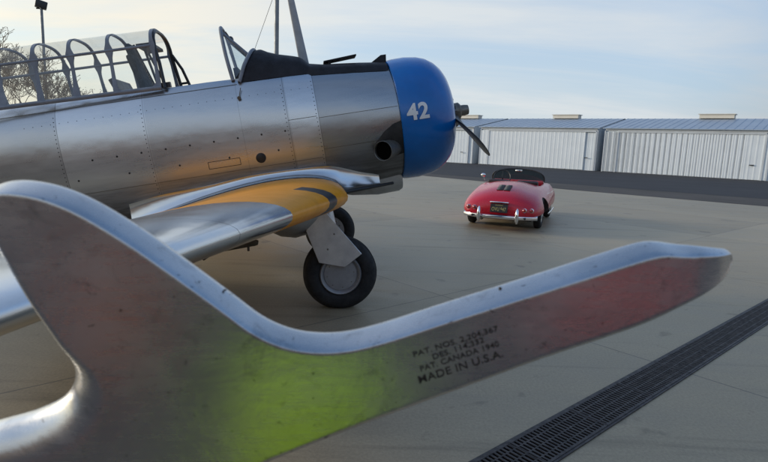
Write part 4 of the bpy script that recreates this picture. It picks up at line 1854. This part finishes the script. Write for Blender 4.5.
# ------------------------------------------------------------------ bare trees behind the canopy
def tree(x, y, h, seed, label, leafy):
    rnd = random.Random(seed)
    root = empty('bare_tree', (x, y, 0))
    tag(root, label, 'tree', 'bare trees behind the airplane')
    tb, cb, lb = new(), new(), new()
    tips = []

    def grow(p, d, L, r, lev):
        n = 3
        pts, rad = [p], [r]
        for i in range(n):
            d = (d + Vector((rnd.uniform(-1, 1), rnd.uniform(-1, 1), rnd.uniform(-.4, .8))) * .16).normalized()
            p = p + d * (L / n)
            pts.append(p)
            rad.append(r * (1 - .35 * (i + 1) / n))
        tube(tb if lev < 2 else cb, pts, [max(q, .0085) for q in rad], 7 if lev < 2 else 4, caps=False)
        if lev >= 7:
            tips.append(p)
            return
        k = 3 if lev in (1, 2, 3, 6) else 2
        for j in range(k):
            ax_ = Vector((rnd.uniform(-1, 1), rnd.uniform(-1, 1), rnd.uniform(-.2, .6))).normalized()
            nd = (d * 1.0 + ax_ * rnd.uniform(.55, .95)).normalized()
            q = pts[-1] if j == 0 else pts[-1 - (j % 2)]
            grow(q, nd, L * rnd.uniform(.66, .86), rad[-1] * (.78 if j == 0 else .62), lev + 1)
    grow(Vector((0, 0, 0)), Vector((rnd.uniform(-.1, .1), rnd.uniform(-.1, .1), 1)), h * .26, h * .016, 0)
    for t in tips:
        for _ in range(leafy):
            c = t + Vector((rnd.gauss(0, .035), rnd.gauss(0, .035), rnd.gauss(0, .035)))
            a = Vector((rnd.uniform(-1, 1), rnd.uniform(-1, 1), rnd.uniform(-1, 1))).normalized() * .028
            b = a.orthogonal().normalized() * .022
            lb.faces.new([lb.verts.new(q) for q in (c - a, c + b, c + a, c - b)])
    obj('trunk', tb, M_bark, root)
    cr = obj('crown', cb, M_bark, root)
    if leafy:
        obj('leaves', lb, M_leaf, cr, smooth=False)
    return root


def at(u, dist):
    d = px_ray(u, 130)
    return EYE + d * (dist / d.y)


for u, dist, h, seed, label, leafy in (
        (-14, 23, 7.2, 5, 'dense bare tree with brown twigs at the left edge of the picture', 1),
        (22, 27, 7.0, 11, 'tallest bare tree, with a few brown leaves, just left of the thin light pole', 1),
        (62, 27, 5.6, 23, 'small bare tree seen through the canopy right of the thin light pole', 1),
        (96, 30, 5.4, 31, 'twiggy low tree behind the front canopy pane', 1)):
    p = at(u, dist)
    tree(p.x, p.y, h, seed, label, leafy)

# ------------------------------------------------------------------ stand-ins added unseen behind the camera to colour the metal reflections
def added_cabinet(loc, rotz):
    root = empty('added_cabinet', loc, rotz)
    tag(root, 'red drawer cabinet on a black stand, added unseen behind the viewer for the red reflection in the metal arm tip', 'added cabinet')
    bm = new()
    box(bm, (0, -.25, .64), (.80, .46, .40), None, .012)
    obj('body', bm, M_cab, root)
    bm = new()
    for sx in (-.37, .37):
        for sy in (-.05, -.45):
            tube(bm, [(sx, sy, 0), (sx, sy, .46)], .02, 8)
    box(bm, (0, -.25, .42), (.80, .46, .04))
    box(bm, (0, -.25, .14), (.76, .42, .03))
    obj('stand', bm, M_black, root, smooth=False)
    for k in range(2):
        for sx in (-.195, .195):
            bm = new()
            box(bm, (sx, -.012, .545 + .19 * k), (.37, .02, .170), None, .006)
            d = obj('drawer', bm, M_cab, root)
            bm = new()
            box(bm, (sx, .006, .60 + .19 * k), (.30, .02, .014), None, .004)
            obj('handle', bm, M_black, d)
    return root


added_cabinet(Vector((2.12, -2.0, 0)), R(6))  # added to make the red patch mirrored near the arm tip


def added_hangar():
    root = empty('unseen_hangar', (0, -30, 0))
    tag(root, 'long tan brown hangar added unseen behind the viewer for the brown reflection in the polished fuselage', 'hangar')
    bm = new()
    box(bm, (0, -8, 3.0), (90, 16, 6.0))
    obj('wall', bm, M_tan, root, smooth=False)
    bm = new()
    prism(bm, [Vector((-45.5, .5, 6.0)), Vector((-45.5, -16.5, 6.0)), Vector((-45.5, -8, 7.4))], (91, 0, 0))
    obj('roof', bm, M_tanroof, root, smooth=False)
    for x in (-32, -12, 12, 32):
        bm = new()
        box(bm, (x, .06, 2.4), (14, .12, 4.8))
        d = obj('sliding_door', bm, M_tandoor, root, smooth=False)
        for q in (-3.5, 0, 3.5):
            bm = new()
            box(bm, (x + q, .14, 2.4), (.12, .06, 4.7))
            obj('door_post', bm, M_tanroof, d, smooth=False)
    return root


added_hangar()  # unseen building added to make the brown band in the fuselage reflection


def bin_(loc):
    root = empty('added_bin', loc)
    tag(root, 'lime green lidded plastic bin added unseen behind the viewer for the green reflection in the metal arm', 'bin')
    bm = new()
    rs = []
    for z, k in ((.03, .88), (.50, 1.0)):
        rs.append([Vector((sx * .25 * k, sy * .26 * k, z)) for sx, sy in ((-1, -1), (1, -1), (1, 1), (-1, 1))])
    rings(bm, rs, True, True, True)
    bmesh.ops.bevel(bm, geom=bm.edges[:], offset=.03, segments=3, affect='EDGES')
    tub = obj('tub', bm, M_lime, root)
    for x in (-.13, 0, .13):
        bm = new()
        box(bm, (x, .252, .29), (.05, .016, .30), None, .006)
        obj('rib', bm, M_lime, tub)
    bm = new()
    box(bm, (0, 0, .545), (.54, .56, .09), None, .03)
    lid = obj('lid', bm, M_lime, root)
    bm = new()
    tube(bm, [(-.2, -.27, .55), (-.2, -.33, .57), (.2, -.33, .57), (.2, -.27, .55)], .014, 8)
    obj('handle', bm, M_black, lid)
    for x in (-.2, .2):
        bm = new()
        lathe(bm, [(-.025, 0), (-.025, .07), (.025, .07), (.025, 0)], (x, -.25, .07), (1, 0, 0), 24)
        obj('wheel', bm, M_rubber, root)
    return root


bin_(Vector((.0, -1.06, 0)))  # added to make the green patch mirrored in the arm


def drum(loc):
    root = empty('added_drum', loc)
    tag(root, 'orange traffic drum added unseen behind the viewer for the orange reflection in the metal arm', 'traffic drum')
    bm = new()
    lathe(bm, [(.06, .0), (.06, .17), (.28, .16), (.29, .15), (.50, .145), (.51, .135), (.70, .13), (.71, .12), (.84, .115), (.86, .10), (.86, 0)], (0, 0, 0), (0, 0, 1), 32)
    obj('drum_body', bm, M_orange, root)
    bm = new()
    lathe(bm, [(0, .0), (0, .23), (.05, .23), (.07, .19), (.07, 0)], (0, 0, 0), (0, 0, 1), 32)
    obj('base', bm, M_rubber, root)
    bm = new()
    tube(bm, [(-.05, 0, .86), (-.05, 0, .92), (.05, 0, .92), (.05, 0, .86)], .012, 8)
    obj('handle', bm, M_orange, root)
    return root


drum(Vector((-1.16, -2.5, 0)))  # added to make the orange patch mirrored at the arm's left
